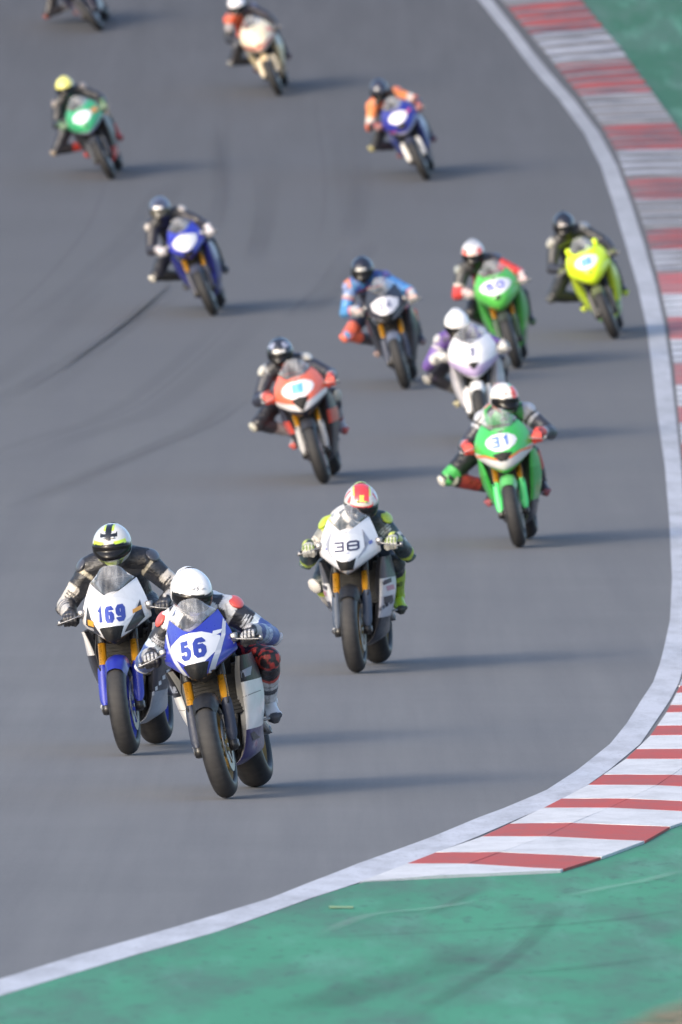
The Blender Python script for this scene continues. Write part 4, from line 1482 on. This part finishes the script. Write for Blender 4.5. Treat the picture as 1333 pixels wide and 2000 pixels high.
# 2 -- white 169
entry(dict(at=(-1.323, 82.93), lean=8, yaw=6.5, head=(0.009, 0.46, 1.303), body=S(246, 246, 250), nose='sharp',
     label='white race motorcycle with number 169 and blue front mudguard', number=('169', .0, .880, .104, .80, .024, .010, .0, .04, PLATEBLUE),
     patches=[('fairing_panel', mirror([[(-.165, .945), (-.138, .865), (-.072, .760), (-.125, .775), (-.185, .835)]]), S(44, 46, 56), .0034),
              ('fairing_trim', mirror([[(-.232, .800), (-.14, .785), (-.055, .722), (-.15, .745), (-.24, .785)]]), S(50, 52, 62), .0034),
              ('sponsor_sticker', [[(-.165, .83), (-.118, .815), (-.118, .85), (-.165, .865)], [(.125, .865), (.172, .885), (.172, .91), (.125, .89)]], S(240, 170, 60), .0044),
              ('sponsor_lettering', [q for k in range(7) for q in [[(-.198 + .011 * k, .816 - .0035 * k), (-.190 + .011 * k, .813 - .0035 * k), (-.190 + .011 * k, .828 - .0035 * k), (-.198 + .011 * k, .831 - .0035 * k)]]], S(225, 225, 232), .0048)],
     bands=(S(40, 42, 50), None, None), side=(S(235, 236, 240), S(52, 54, 64), S(60, 62, 74), S(150, 158, 172), S(40, 42, 50)), side_patches=[('sponsor_lettering', [[(.13 + .022 * k, .33 + .03 * k), (.142 + .022 * k, .335 + .03 * k), (.146 + .022 * k, .36 + .03 * k), (.134 + .022 * k, .355 + .03 * k)] for k in range(5)], S(214, 218, 226))], guard=S(44, 56, 168), mud=S(36, 46, 150), rim=S(48, 60, 170), tank=S(240, 240, 245)),
  dict(label='rider in black and cream leathers with black cross on silver helmet, on the white 169', base=S(36, 38, 46), pitch=4, turn=-2, roll=4, hang=.02, sh=.02,
     helmet=layered(S(214, 218, 222), (lambda A, E, l: (np.abs(l) < .27) & (np.abs(l) > .15) & (E > 56) & (np.abs(A) < 110), S(200, 235, 90)), (lambda A, E, l: (np.abs(l) < .16) & (E > 24) & (np.abs(A) < 120), S(30, 32, 38)),
          (lambda A, E, l: (np.abs(l) < .44) & (np.abs(E - 43) < 3.5 + 9 * np.abs(l)) & (np.abs(A) < 90), S(30, 32, 38)),
          (lambda A, E, l: (np.abs(A) < 62) & (E > 15) & (E < 25), S(205, 240, 70)), (lambda A, E, l: (np.abs(A) < 15) & (E > 18) & (E < 29), S(215, 215, 220)),
          (lambda A, E, l: (np.abs(A) < 70) & (E < -22), S(216, 238, 120)), (lambda A, E, l: (np.abs(A) < 46) & (np.abs(A) > 24) & (E < -30), S(120, 130, 90)), (lambda A, E, l: (np.abs(A) > 50) & (np.abs(A) < 85) & (E < -24), S(225, 225, 222))),
     wear={'torso': [(1, S(38, 40, 48))], 'uarm': [(.12, S(40, 42, 50)), (.20, S(196, 188, 170)), (.5, S(40, 42, 50)), (1, S(212, 206, 200), S(40, 42, 50))],
           'farm': [(.28, S(205, 200, 196), S(40, 42, 50)), (.36, S(46, 48, 56)), (.6, S(212, 206, 202), S(40, 42, 50)), (.68, S(46, 48, 56)), (1, S(205, 202, 200), S(40, 42, 50))], 'thigh': [(1, S(38, 40, 48))], 'shin': [(1, S(38, 40, 48))]},
     cup=S(74, 76, 86), elbow=S(60, 62, 70), glove=(S(44, 45, 52), S(66, 68, 76)), boot=(S(50, 52, 60), S(170, 172, 178)), seams=True, badges=[('uarm_l', .66, .84, S(60, 60, 66)), ('uarm_r', .66, .84, S(60, 60, 66)), ('farm_r', .42, .56, S(60, 60, 66)), ('torso', .86, .93, S(150, 150, 150)), ('shin_r', .2, .5, S(120, 122, 128))], voxel=.009, knee_l=12, knee_r=2, foot_r=(.02, -.03, -.10)))

# 3 -- white 38
entry(dict(at=(0.110, 93.92), lean=5.5, yaw=6.4, head=(0.089, 0.46, 1.177), body=S(244, 245, 252), nose='sharp', intake=INTAKE_SMALL,
     label='white race motorcycle with number 38 riding alone behind the front pair', number=('38', 0.005, .893, .070, 1.85, .0135, .016, .0, .02, NAVY), plate=S(248, 249, 254),
     patches=[('sponsor_sticker', [[(.145, .905), (.155, .885), (.175, .9), (.165, .92)], [(-.16, .88), (-.145, .872), (-.14, .886), (-.155, .893)]], S(110, 120, 190), .0044), ('sponsor_lettering', [[(-.03 + .012 * k, .842), (-.021 + .012 * k, .842), (-.021 + .012 * k, .85), (-.03 + .012 * k, .85)] for k in range(5)], S(150, 154, 190), .0048),
              ('fairing_seam', mirror([[(.108, .995), (.113, .995), (.150, .92), (.120, .855), (.078, .80), (.082, .80), (.127, .85), (.157, .915)]]), S(170, 174, 190), .0034), ('fairing_seam', mirror([[(-.235, .775), (-.12, .755), (-.05, .722), (-.05, .727), (-.12, .762), (-.235, .785)]]), S(150, 154, 165), .0034)],
     bands=(S(190, 194, 206), None, None), side=(S(92, 96, 108), S(226, 228, 236), S(206, 206, 218), S(52, 54, 64), S(48, 50, 58)), side_patches=[('sponsor_sticker', [[(.195, .615), (.245, .63), (.245, .60), (.20, .585)]], S(70, 72, 86)), ('sponsor_sticker', [[(.19, .50), (.235, .505), (.23, .455), (.185, .45)]], S(56, 58, 70)), ('sponsor_sticker', [[(.215, .575), (.25, .58), (.25, .545), (.215, .54)]], S(206, 150, 170)), ('sponsor_lettering', [[(.15 + .02 * k, .40 + .012 * k), (.165 + .02 * k, .41 + .012 * k), (.165 + .02 * k, .435 + .012 * k), (.15 + .02 * k, .425 + .012 * k)] for k in range(4)], S(70, 74, 90))], guard=S(66, 78, 98), mud=S(24, 25, 30), rim=S(130, 110, 70), tint=(.97, .97, .98)),
  dict(label='rider in dark green and white leathers with red and yellow helmet, on the white 38', base=S(44, 58, 64), pitch=19, turn=8, roll=6, hang=.06, sx=-.05,
     helmet=layered(S(205, 206, 208), (lambda A, E, l: (np.abs(l) < .42) & (E > 22), S(226, 70, 76)), (lambda A, E, l: (np.abs(l) < .12) & (E > 36) & (E < 58), S(225, 225, 90)), (lambda A, E, l: (np.abs(A) < 34) & (E > 24) & (E < 34), S(205, 200, 192)), (lambda A, E, l: (np.abs(A) < 42) & (E > 17) & (E < 24), S(214, 60, 70)),
          (lambda A, E, l: (np.abs(l) > .62) & (E > 20) & (np.sin(A * .2) > .3), S(214, 90, 90)), (lambda A, E, l: (np.abs(l) > .42) & (np.abs(l) < .52) & (E > 50), S(190, 215, 110))),
     wear={'torso': [(.55, S(60, 66, 72)), (1, S(224, 220, 216), S(46, 62, 68))], 'uarm_r': [(.22, S(195, 215, 80)), (.45, S(140, 142, 140)), (1, S(222, 216, 208), S(60, 64, 66))], 'uarm_l': [(.5, S(52, 72, 78)), (.62, S(196, 200, 206)), (.72, S(52, 72, 78)), (.84, S(190, 196, 204)), (1, S(56, 80, 88))],
           'farm': [(.1, S(190, 215, 80)), (.78, S(54, 76, 84)), (1, S(190, 205, 110))], 'thigh': [(1, S(44, 52, 60))], 'shin_l': [(.22, S(44, 52, 60)), (1, S(178, 214, 66))], 'shin_r': [(.2, S(200, 225, 70)), (.5, S(196, 194, 192)), (.62, S(54, 56, 64)), (1, S(190, 188, 190))]},
     cup=S(188, 212, 66), elbow=S(70, 92, 90), glove=(S(196, 196, 190), S(120, 140, 70)), boot_l=(S(180, 215, 64), S(60, 64, 60)), boot_r=(S(196, 194, 190), S(60, 62, 68)), slider_r=S(200, 198, 196), hump=S(226, 222, 218), seams=True, elb_l=V3(.35, .5, -.6), elb_r=V3(-.4, .5, -.6), badges=[('uarm_l', .2, .4, S(150, 165, 170)), ('farm_l', .2, .5, S(40, 50, 58)), ('uarm_r', .5, .7, S(120, 118, 116)), ('shin_r', .52, .7, S(60, 62, 68)), ('shin_l', .4, .6, S(60, 70, 50))], voxel=.010, knee_l=20, knee_r=18, foot_r=(.03, -.03, -.12)))

# 4 -- green with white bands
entry(dict(at=(1.506, 112.66), lean=10.5, yaw=3.6, head=(0.066, 0.50, 1.247), body=S(70, 196, 88), nose='round',
     label='green race motorcycle with white bands and orange stripes on its nose, nearest the right kerb', number=('31', 0, .908, .092, 1.35, .020, .016, .0, .03, S(86, 126, 208)), plate=S(232, 236, 246),
     patches=[('fairing_stripe', mirror([[(-.262, .825), (-.15, .815), (-.05, .772), (-.05, .755), (-.15, .797), (-.262, .805)]]), S(246, 120, 60), .004)],
     bands=(S(70, 196, 88), S(228, 228, 232), S(228, 228, 232)), side=(S(80, 200, 96), S(62, 178, 76), S(52, 54, 62), S(30, 60, 36)), guard=S(84, 226, 126), mud=S(92, 180, 100), gold=True, rim=S(50, 52, 58)),
  dict(label='rider with knee out, white helmet with red and green patches, red gloves', base=S(44, 46, 54), pitch=8, turn=22, roll=6, hang=.13, tilt=0,
     helmet=layered(S(232, 230, 228), (lambda A, E, l: (l > .22) & (E > 0) & (E < 62), S(240, 104, 92)), (lambda A, E, l: (l > .25) & (E >= 62) & (E < 78), S(80, 200, 110)), (lambda A, E, l: (E < -25) & (np.abs(A) < 30), S(225, 225, 220)), (lambda A, E, l: (E < -20) & (np.abs(A) > 40), S(190, 110, 100))),
     wear={'torso': [(.6, S(44, 46, 54)), (.82, S(205, 204, 206)), (.9, S(220, 120, 110)), (1, S(70, 170, 90))], 'uarm': [(.2, S(196, 198, 206)), (.3, S(50, 52, 60)), (.4, S(180, 184, 194)), (1, S(58, 60, 72))], 'farm': [(.6, S(56, 58, 70)), (.74, S(160, 166, 176)), (1, S(226, 84, 74))],
           'thigh_r': [(.82, S(38, 40, 46)), (1, S(84, 190, 100))], 'shin_r': [(.14, S(214, 212, 206)), (.22, S(50, 40, 44)), (.7, S(150, 52, 52)), (1, S(60, 56, 62))], 'thigh_l': [(.6, S(150, 60, 60)), (1, S(214, 74, 66))], 'shin_l': [(.5, S(216, 76, 66)), (1, S(60, 56, 64))]},
     cup=S(196, 198, 206), glove=(S(226, 80, 70), S(232, 92, 80)), boot=(S(62, 56, 66), S(150, 80, 90)), slider_r=S(214, 212, 204), hump=S(232, 232, 230), knee_l=18, knee_r=58, voxel=.012))

# 5 -- orange and white
entry(dict(at=(-0.159, 122.98), lean=16.7, yaw=3, head=(-0.090, 0.50, 1.265), body=S(244, 118, 88), nose='round',
     label='orange and white race motorcycle with black triangular intake, mid pack on the left', number=('18', 0, .912, .07, 1.1, .016, .010, .0, .03, S(90, 165, 215)),
     patches=[('number_panel', [[(-.058, .868), (.05, .862), (.062, .955), (-.045, .962)]], S(132, 200, 232), .004)], bands=(S(46, 46, 60), S(46, 46, 60), S(244, 240, 242)), plate_shape=[[(x * 1.15, .905 + (z - .905) * 1.1) for x, z in PLATE_ROUND[0]]],
     intake=[[(-.085, .82), (0, .70), (.085, .82), (0, .835)]], side=(S(60, 64, 82), S(226, 92, 80), S(52, 50, 58), S(46, 46, 54), S(60, 50, 56)), guard=S(160, 160, 162), mud=S(40, 42, 50), rim=S(160, 60, 60)),
  dict(label='rider in black leathers and dark helmet with white brow, red gloves, on the orange motorcycle', base=S(42, 44, 54), pitch=8, turn=-2, roll=10, hang=.10,
     helmet=layered(S(40, 43, 56), brow(S(214, 214, 216), 20, 32, 30), (lambda A, E, l: (np.abs(A) > 28) & (np.abs(A) < 85) & (E > 34) & (E < 64) & (np.abs(A) + E < 120), S(150, 156, 180)), (lambda A, E, l: (E < -20), S(40, 44, 48))),
     wear={'torso': [(.85, S(44, 46, 56)), (.93, S(170, 80, 70)), (1, S(44, 46, 56))], 'uarm': [(.1, S(150, 154, 162)), (1, S(52, 55, 70))], 'farm': [(.72, S(52, 55, 72)), (.84, S(196, 196, 196)), (1, S(210, 84, 76))], 'thigh': [(1, S(42, 44, 54))], 'shin': [(.4, S(60, 62, 74)), (.8, S(186, 186, 192)), (1, S(180, 110, 110))]},
     cup=S(206, 204, 196), glove=(S(222, 90, 76), S(226, 110, 96)), boot=(S(176, 178, 186), S(190, 90, 86)), slider=S(190, 190, 180), knee_r=48, knee_l=22))

# 6 -- white and purple
entry(dict(at=(1.403, 129.54), lean=9, yaw=2, head=(-0.115, 0.46, 1.178), body=S(246, 246, 252), nose='round',
     label='white and purple race motorcycle partly hidden behind the green one with white bands', number=('3', 0, .905, .08, 1.2, .022, .014, .1, .03, S(84, 88, 130)),
     patches=[], bands=(S(240, 240, 246), S(190, 168, 222), S(200, 184, 228)),
     intake=[[(-.06, .80), (-.01, .745), (.01, .745), (.06, .80), (0, .812)]], side=(S(215, 214, 226), S(226, 226, 236), S(60, 60, 60), S(226, 226, 236)), guard=S(244, 244, 246), mud=S(240, 240, 240), rim=S(60, 60, 66), gold=False),
  dict(label='rider in purple and black leathers with plain white helmet and white gloves', base=S(56, 50, 74), pitch=22, turn=2, roll=4, hang=.08,
     helmet=layered(WHITE, (lambda A, E, l: E < -24, S(196, 196, 194))),
     wear={'torso': [(.7, S(46, 44, 56)), (.9, S(100, 72, 150)), (1, S(104, 78, 152))], 'uarm': [(.3, S(104, 76, 156)), (.4, S(190, 186, 190)), (1, S(120, 92, 168), S(44, 42, 54))], 'farm': [(.45, S(112, 86, 160), S(44, 42, 54)), (1, S(216, 214, 212))], 'thigh': [(1, S(46, 46, 56))], 'shin': [(.5, S(60, 60, 70)), (1, S(150, 150, 150))]},
     cup=S(200, 198, 198), glove=(S(222, 220, 214), S(214, 212, 206)), boot=(S(60, 60, 66), S(170, 166, 140)), slider=S(160, 158, 154), hump=S(226, 224, 200), knee_r=40, knee_l=20))

# 7 -- black with white plate, blue rider
entry(dict(at=(0.671, 138.93), lean=15, yaw=2, head=(-0.150, 0.48, 1.300), body=S(50, 52, 66), nose='sharp',
     label='black race motorcycle with white number plate and gold forks, mid pack', number=('34', 0, .895, .085, 1.3, .018, .016, .0, .06, S(130, 132, 165)), plate=S(240, 238, 246),
     patches=[], bands=(S(40, 42, 50), S(200, 202, 214), None),
     side=(S(60, 64, 80), S(52, 55, 66), S(44, 46, 54), S(52, 55, 66)), guard=S(60, 68, 90), mud=S(96, 104, 124), rim=S(50, 50, 56)),
  dict(label='rider in blue leathers with orange patches and black helmet', base=S(70, 130, 190), pitch=12, turn=-4, roll=8, hang=.12,
     helmet=layered(S(34, 36, 50), brow(S(196, 196, 196), 22, 33, 28), (lambda A, E, l: E < -18, S(40, 42, 50))),
     wear={'torso': [(.6, S(60, 64, 84)), (.88, S(70, 128, 186)), (.95, S(228, 120, 90)), (1, S(66, 92, 170))], 'uarm_r': [(.1, S(236, 140, 96)), (.35, S(120, 150, 205)), (.45, S(200, 190, 190)), (.52, S(190, 80, 84)), (1, S(80, 146, 206))], 'uarm_l': [(.15, S(70, 80, 150)), (1, S(76, 134, 204))], 'farm': [(.6, S(86, 150, 208)), (.75, S(226, 110, 110)), (1, S(190, 194, 200))],
           'thigh': [(.7, S(60, 72, 100)), (1, S(226, 112, 90))], 'shin': [(.35, S(232, 114, 92)), (1, S(74, 76, 92))]},
     cup_r=S(150, 160, 205), cup_l=S(88, 84, 150), glove=(S(190, 190, 188), S(214, 170, 160)), boot=(S(70, 70, 84), S(150, 130, 130)), slider=S(238, 124, 100), hump=S(200, 140, 110), knee_r=44, knee_l=14))

# 8 -- green behind, red rider
entry(dict(at=(1.882, 142.44), lean=16, yaw=2, head=(-0.149, 0.50, 1.296), body=S(92, 196, 84), nose='round',
     label='plain green race motorcycle with white oval number plate and red rider', number=('50', 0, .912, .085, 1.7, .024, .016, .0, .03, S(80, 90, 200)), plate=S(240, 242, 252),
     plate_shape=[[(x * 1.3, .905 + (z - .905) * 1.12) for x, z in PLATE_ROUND[0]]], intake=[[(-.045, .79), (0, .755), (.045, .80), (0, .81)]], side=(S(72, 168, 74), S(80, 176, 80), S(60, 130, 66), S(80, 176, 80)), guard=S(60, 90, 66), mud=S(60, 66, 60), rim=S(50, 52, 56)),
  dict(label='rider in black and red leathers with white and red helmet', base=S(48, 50, 56), pitch=16, turn=-2, roll=10, hang=.08,
     helmet=layered(S(228, 226, 230), (lambda A, E, l: (np.abs(A) > 30) & (np.abs(A) < 70) & (E > 16) & (E < 42), S(232, 104, 92)), (lambda A, E, l: (np.abs(A) < 20) & (E > 20) & (E < 36), S(244, 206, 196)), (lambda A, E, l: (E > 62), S(190, 194, 204)), (lambda A, E, l: E < -16, S(44, 44, 52))),
     wear={'torso': [(.72, S(180, 66, 66)), (.9, S(52, 52, 58)), (1, S(60, 60, 66))], 'uarm_r': [(.6, S(70, 72, 76)), (.7, S(200, 196, 190)), (1, S(204, 70, 68))], 'uarm_l': [(.25, S(80, 70, 76)), (1, S(206, 66, 64))], 'farm': [(.75, S(210, 70, 66)), (1, S(214, 196, 196))], 'thigh': [(1, S(48, 48, 56))], 'shin': [(1, S(60, 70, 66))]},
     cup_r=S(160, 164, 160), cup_l=S(70, 74, 90), glove=(S(214, 206, 204), S(216, 170, 170)), boot=(S(52, 54, 60), S(100, 120, 90)), knee_r=24, knee_l=16))

# 9 -- neon yellow
entry(dict(at=(3.028, 147.55), lean=21.5, yaw=2, head=(-0.103, 0.52, 1.360), body=S(222, 252, 34, .95), nose='round',
     label='neon yellow race motorcycle beside the right hand kerb', number=('11', 0, .905, .07, 1.1, .018, .012, .0, .05, S(92, 150, 216)), plate=S(244, 250, 250),
     patches=[('number_panel', [[(-.062, .86), (.062, .865), (.058, .955), (-.055, .95)]], S(120, 175, 228), .004)], intake=INTAKE_DOT, side=(S(200, 226, 60), S(190, 220, 50), S(120, 170, 110), S(200, 228, 52)), guard=S(80, 82, 84), mud=S(96, 104, 70), gold=False, ears=True, rim=S(50, 52, 58)),
  dict(label='rider in black leathers and black helmet on the neon yellow motorcycle', base=S(44, 46, 52), pitch=14, turn=-4, roll=14, hang=.14, tilt=6,
     helmet=layered(S(34, 36, 48), brow(S(176, 170, 170), 24, 36, 24), (lambda A, E, l: E < -18, S(44, 38, 48))),
     wear={'torso': [(.9, S(44, 46, 52)), (.96, S(120, 140, 60)), (1, S(46, 48, 54))], 'uarm': [(.08, S(170, 170, 168)), (1, S(56, 58, 64))], 'farm': [(1, S(56, 58, 68))], 'thigh': [(1, S(48, 52, 58))], 'shin': [(1, S(42, 46, 52))]},
     cup_r=S(184, 182, 172), cup_l=S(140, 146, 156), glove=(S(52, 54, 60), S(110, 120, 70)), boot=(S(44, 46, 54), S(190, 210, 70)), slider_r=S(90, 94, 98), knee_r=48, knee_l=22))

# 10 -- deep blue on the left
entry(dict(at=(-1.454, 151.51), lean=23, yaw=2, head=(-0.143, 0.52, 1.345), body=S(52, 62, 196), nose='sharp',
     label='deep blue race motorcycle with white oval plate and gold forks, on the left', number=('14', 0, .895, .06, .9, .010, .016, .0, .05, S(196, 200, 232)), plate=S(250, 250, 254),
     patches=[('fairing_stripe', [[(.15, .905), (.20, .93), (.20, .945), (.15, .922)]], S(150, 165, 225), .004)], intake=INTAKE_SMALL, side=(S(60, 66, 150), S(50, 56, 140), S(44, 50, 110), S(50, 58, 170)), guard=S(58, 62, 80), mud=S(60, 64, 82), rim=S(56, 58, 66)),
  dict(label='rider in black leathers with dark blue helmet and white gloves', base=S(38, 40, 50), pitch=6, turn=-6, roll=16, hang=.14, tilt=4,
     helmet=layered(S(84, 92, 116), brow(S(244, 242, 244), 20, 32, 28), (lambda A, E, l: (np.abs(A) < 30) & (E > 32) & (E < 60), S(52, 58, 84)), (lambda A, E, l: E < -14, S(70, 74, 78))), visor=M_VISORG,
     wear={'torso': [(1, S(38, 40, 50))], 'uarm': [(1, S(48, 48, 60))], 'farm': [(.75, S(50, 50, 62)), (1, S(206, 202, 208))], 'thigh': [(1, S(44, 46, 54))], 'shin': [(1, S(60, 62, 62))]},
     cup=S(200, 192, 186), glove=(S(218, 214, 216), S(206, 200, 206)), boot=(S(48, 52, 58), S(70, 74, 80)), slider_r=S(200, 198, 190), knee_r=46, knee_l=24))

# 11 -- blue and white, orange rider
entry(dict(at=(1.116, 174.36), lean=26, yaw=1.5, head=(-0.091, 0.48, 1.310), body=S(48, 54, 160), nose='round',
     label='blue race motorcycle with white fork guards and orange rider, far up the track', number=('22', 0, .905, .06, 1.0, .010, .016, .0, .05, S(170, 176, 214)), plate=S(246, 244, 252),
     bands=(S(44, 48, 90), S(214, 214, 238), None), patches=[('sponsor_sticker', [[(.12, .93), (.185, .95), (.185, .915), (.12, .895)], [(-.2, .775), (-.1, .755), (-.1, .74), (-.2, .755)]], S(232, 96, 150), .004)],
     side=(S(120, 130, 190), S(52, 70, 150), S(50, 56, 90), S(50, 60, 140)), guard=S(222, 220, 220), mud=S(48, 52, 70), gold=False, rim=S(56, 58, 66)),
  dict(label='rider with orange shoulders and dark grey helmet, far up the track', base=S(44, 46, 54), pitch=22, turn=0, roll=16, hang=.12, tilt=4,
     helmet=layered(S(54, 58, 76), (lambda A, E, l: E < -10, S(44, 46, 56))),
     wear={'torso': [(.7, S(44, 48, 56)), (1, S(232, 130, 80), S(60, 56, 60))], 'uarm': [(.55, S(244, 148, 88)), (.85, S(214, 206, 204)), (1, S(214, 106, 70))], 'farm': [(.3, S(214, 110, 74)), (.8, S(50, 50, 54)), (1, S(150, 84, 90))], 'thigh': [(1, S(56, 58, 60))], 'shin': [(1, S(70, 64, 74))]},
     cup_r=S(246, 150, 90), cup_l=S(226, 130, 100), glove=(S(140, 70, 80), S(160, 110, 100)), boot=(S(60, 56, 70), S(120, 80, 90)), slider_r=S(170, 164, 120), hump=S(220, 110, 90), knee_r=44, knee_l=16))

# 12 -- green, yellow helmet
entry(dict(at=(-3.010, 174.53), lean=27, yaw=2, head=(-0.065, 0.52, 1.340), body=S(64, 176, 122), nose='round',
     label='teal green race motorcycle with red belly, at the far left', number=('77', 0, .905, .06, 1.0, .010, .016, .0, .05, S(150, 165, 220)), plate=S(232, 240, 250),
     patches=[('sponsor_sticker', [[(.135, .945), (.21, .945), (.215, .88), (.14, .88)]], S(226, 160, 96), .004)], bands=(S(44, 44, 60), S(190, 190, 222), None),
     intake=INTAKE_DOT, side=(S(60, 56, 70), S(56, 56, 62), S(206, 62, 54), S(60, 60, 66)), guard=S(58, 64, 76), mud=S(52, 54, 62), gold=False, rim=S(50, 52, 58)),
  dict(label='rider in black leathers with bright yellow helmet', base=S(38, 40, 50), pitch=10, turn=-6, roll=14, hang=.16, tilt=6,
     helmet=layered(S(240, 236, 130), (lambda A, E, l: E < -26, S(214, 206, 220)), (lambda A, E, l: (np.abs(A) > 70) & (E < 15), S(60, 60, 70))),
     wear={'torso': [(1, S(38, 40, 48))], 'uarm': [(1, S(44, 46, 56))], 'farm': [(.7, S(44, 46, 54)), (1, S(90, 120, 90))], 'thigh': [(1, S(44, 46, 58))], 'shin': [(.5, S(48, 48, 56)), (1, S(200, 70, 64))]},
     cup=S(156, 146, 140), glove=(S(90, 130, 96), S(120, 140, 110)), boot=(S(210, 74, 66), S(150, 60, 60)), slider=S(170, 156, 140), knee_r=62, knee_l=26))

# 13 -- cream and red
entry(dict(at=(-0.875, 187.42), lean=23, yaw=2, head=(-0.114, 0.50, 1.375), body=S(244, 234, 208), nose='round',
     label='cream and red race motorcycle at the top of the picture with orange and black rider', number=('7', 0, .90, .05, 1.0, .012, .012, .0, .05, S(150, 140, 150)), plate=S(244, 228, 196),
     patches=[('fairing_stripe', [[(-.255, .80), (-.12, .775), (-.12, .755), (-.255, .775)], [(.16, .95), (.215, .93), (.235, .86), (.18, .90)]], S(226, 110, 104), .0036)],
     bands=(S(50, 44, 60), S(246, 236, 226), S(226, 150, 136)), intake=INTAKE_DOT, side=(S(190, 186, 180), S(226, 210, 170), S(160, 130, 84), S(226, 212, 176)), guard=S(222, 206, 178), mud=S(214, 190, 150), gold=False, rim=S(60, 60, 64), tint=(.9, .9, .92)),
  dict(label='rider in orange and black leathers with white helmet, at the top of the picture', base=S(36, 36, 48), pitch=14, turn=-4, roll=14, hang=.14, tilt=4,
     helmet=layered(S(246, 244, 252), (lambda A, E, l: E < -24, S(190, 190, 200))),
     wear={'torso': [(1, S(214, 86, 48), S(60, 40, 60))], 'uarm_r': [(.25, S(236, 104, 64)), (.6, S(160, 154, 160)), (1, S(40, 40, 46))], 'uarm_l': [(1, S(36, 36, 56))], 'farm': [(1, S(50, 52, 60))], 'thigh': [(1, S(40, 40, 46))], 'shin': [(1, S(48, 54, 70))]},
     cup_r=S(232, 102, 64), cup_l=S(90, 94, 120), glove=(S(60, 62, 70), S(80, 84, 96)), boot=(S(50, 46, 54), S(90, 60, 66)), slider_r=S(130, 132, 134), hump=S(226, 100, 60), knee_r=44, knee_l=22))

# 14 -- only the front wheel shows
entry(dict(at=(-3.559, 196.36), lean=38, yaw=2, head=(-0.10, 0.50, 1.33), body=S(60, 56, 110), nose='round',
     label='dark race motorcycle cut off by the top left corner, only its wheel in view', number=('9', 0, .90, .06, 1.0, .012, .012, .0, .05, S(90, 90, 120)),
     side=(S(60, 60, 90), S(56, 56, 100), S(120, 120, 132), S(60, 60, 90)), guard=S(60, 60, 80), mud=S(56, 58, 66), gold=False, rim=S(120, 56, 56)),
  dict(label='rider cut off by the top left corner of the picture, boot and knee in view', base=S(46, 46, 56), pitch=10, turn=0, roll=20, hang=.16, helmet=plain(S(70, 72, 90)),
     wear={'thigh': [(1, S(50, 50, 60))], 'shin': [(.5, S(60, 60, 70)), (1, S(150, 152, 166))]}, cup=S(120, 120, 126), boot=(S(150, 152, 166), S(140, 70, 60)), slider=S(150, 80, 70), knee_r=66, knee_l=26))

for b_, r_ in ENTRIES:
    build_bike(b_)
    build_rider(r_, b_)
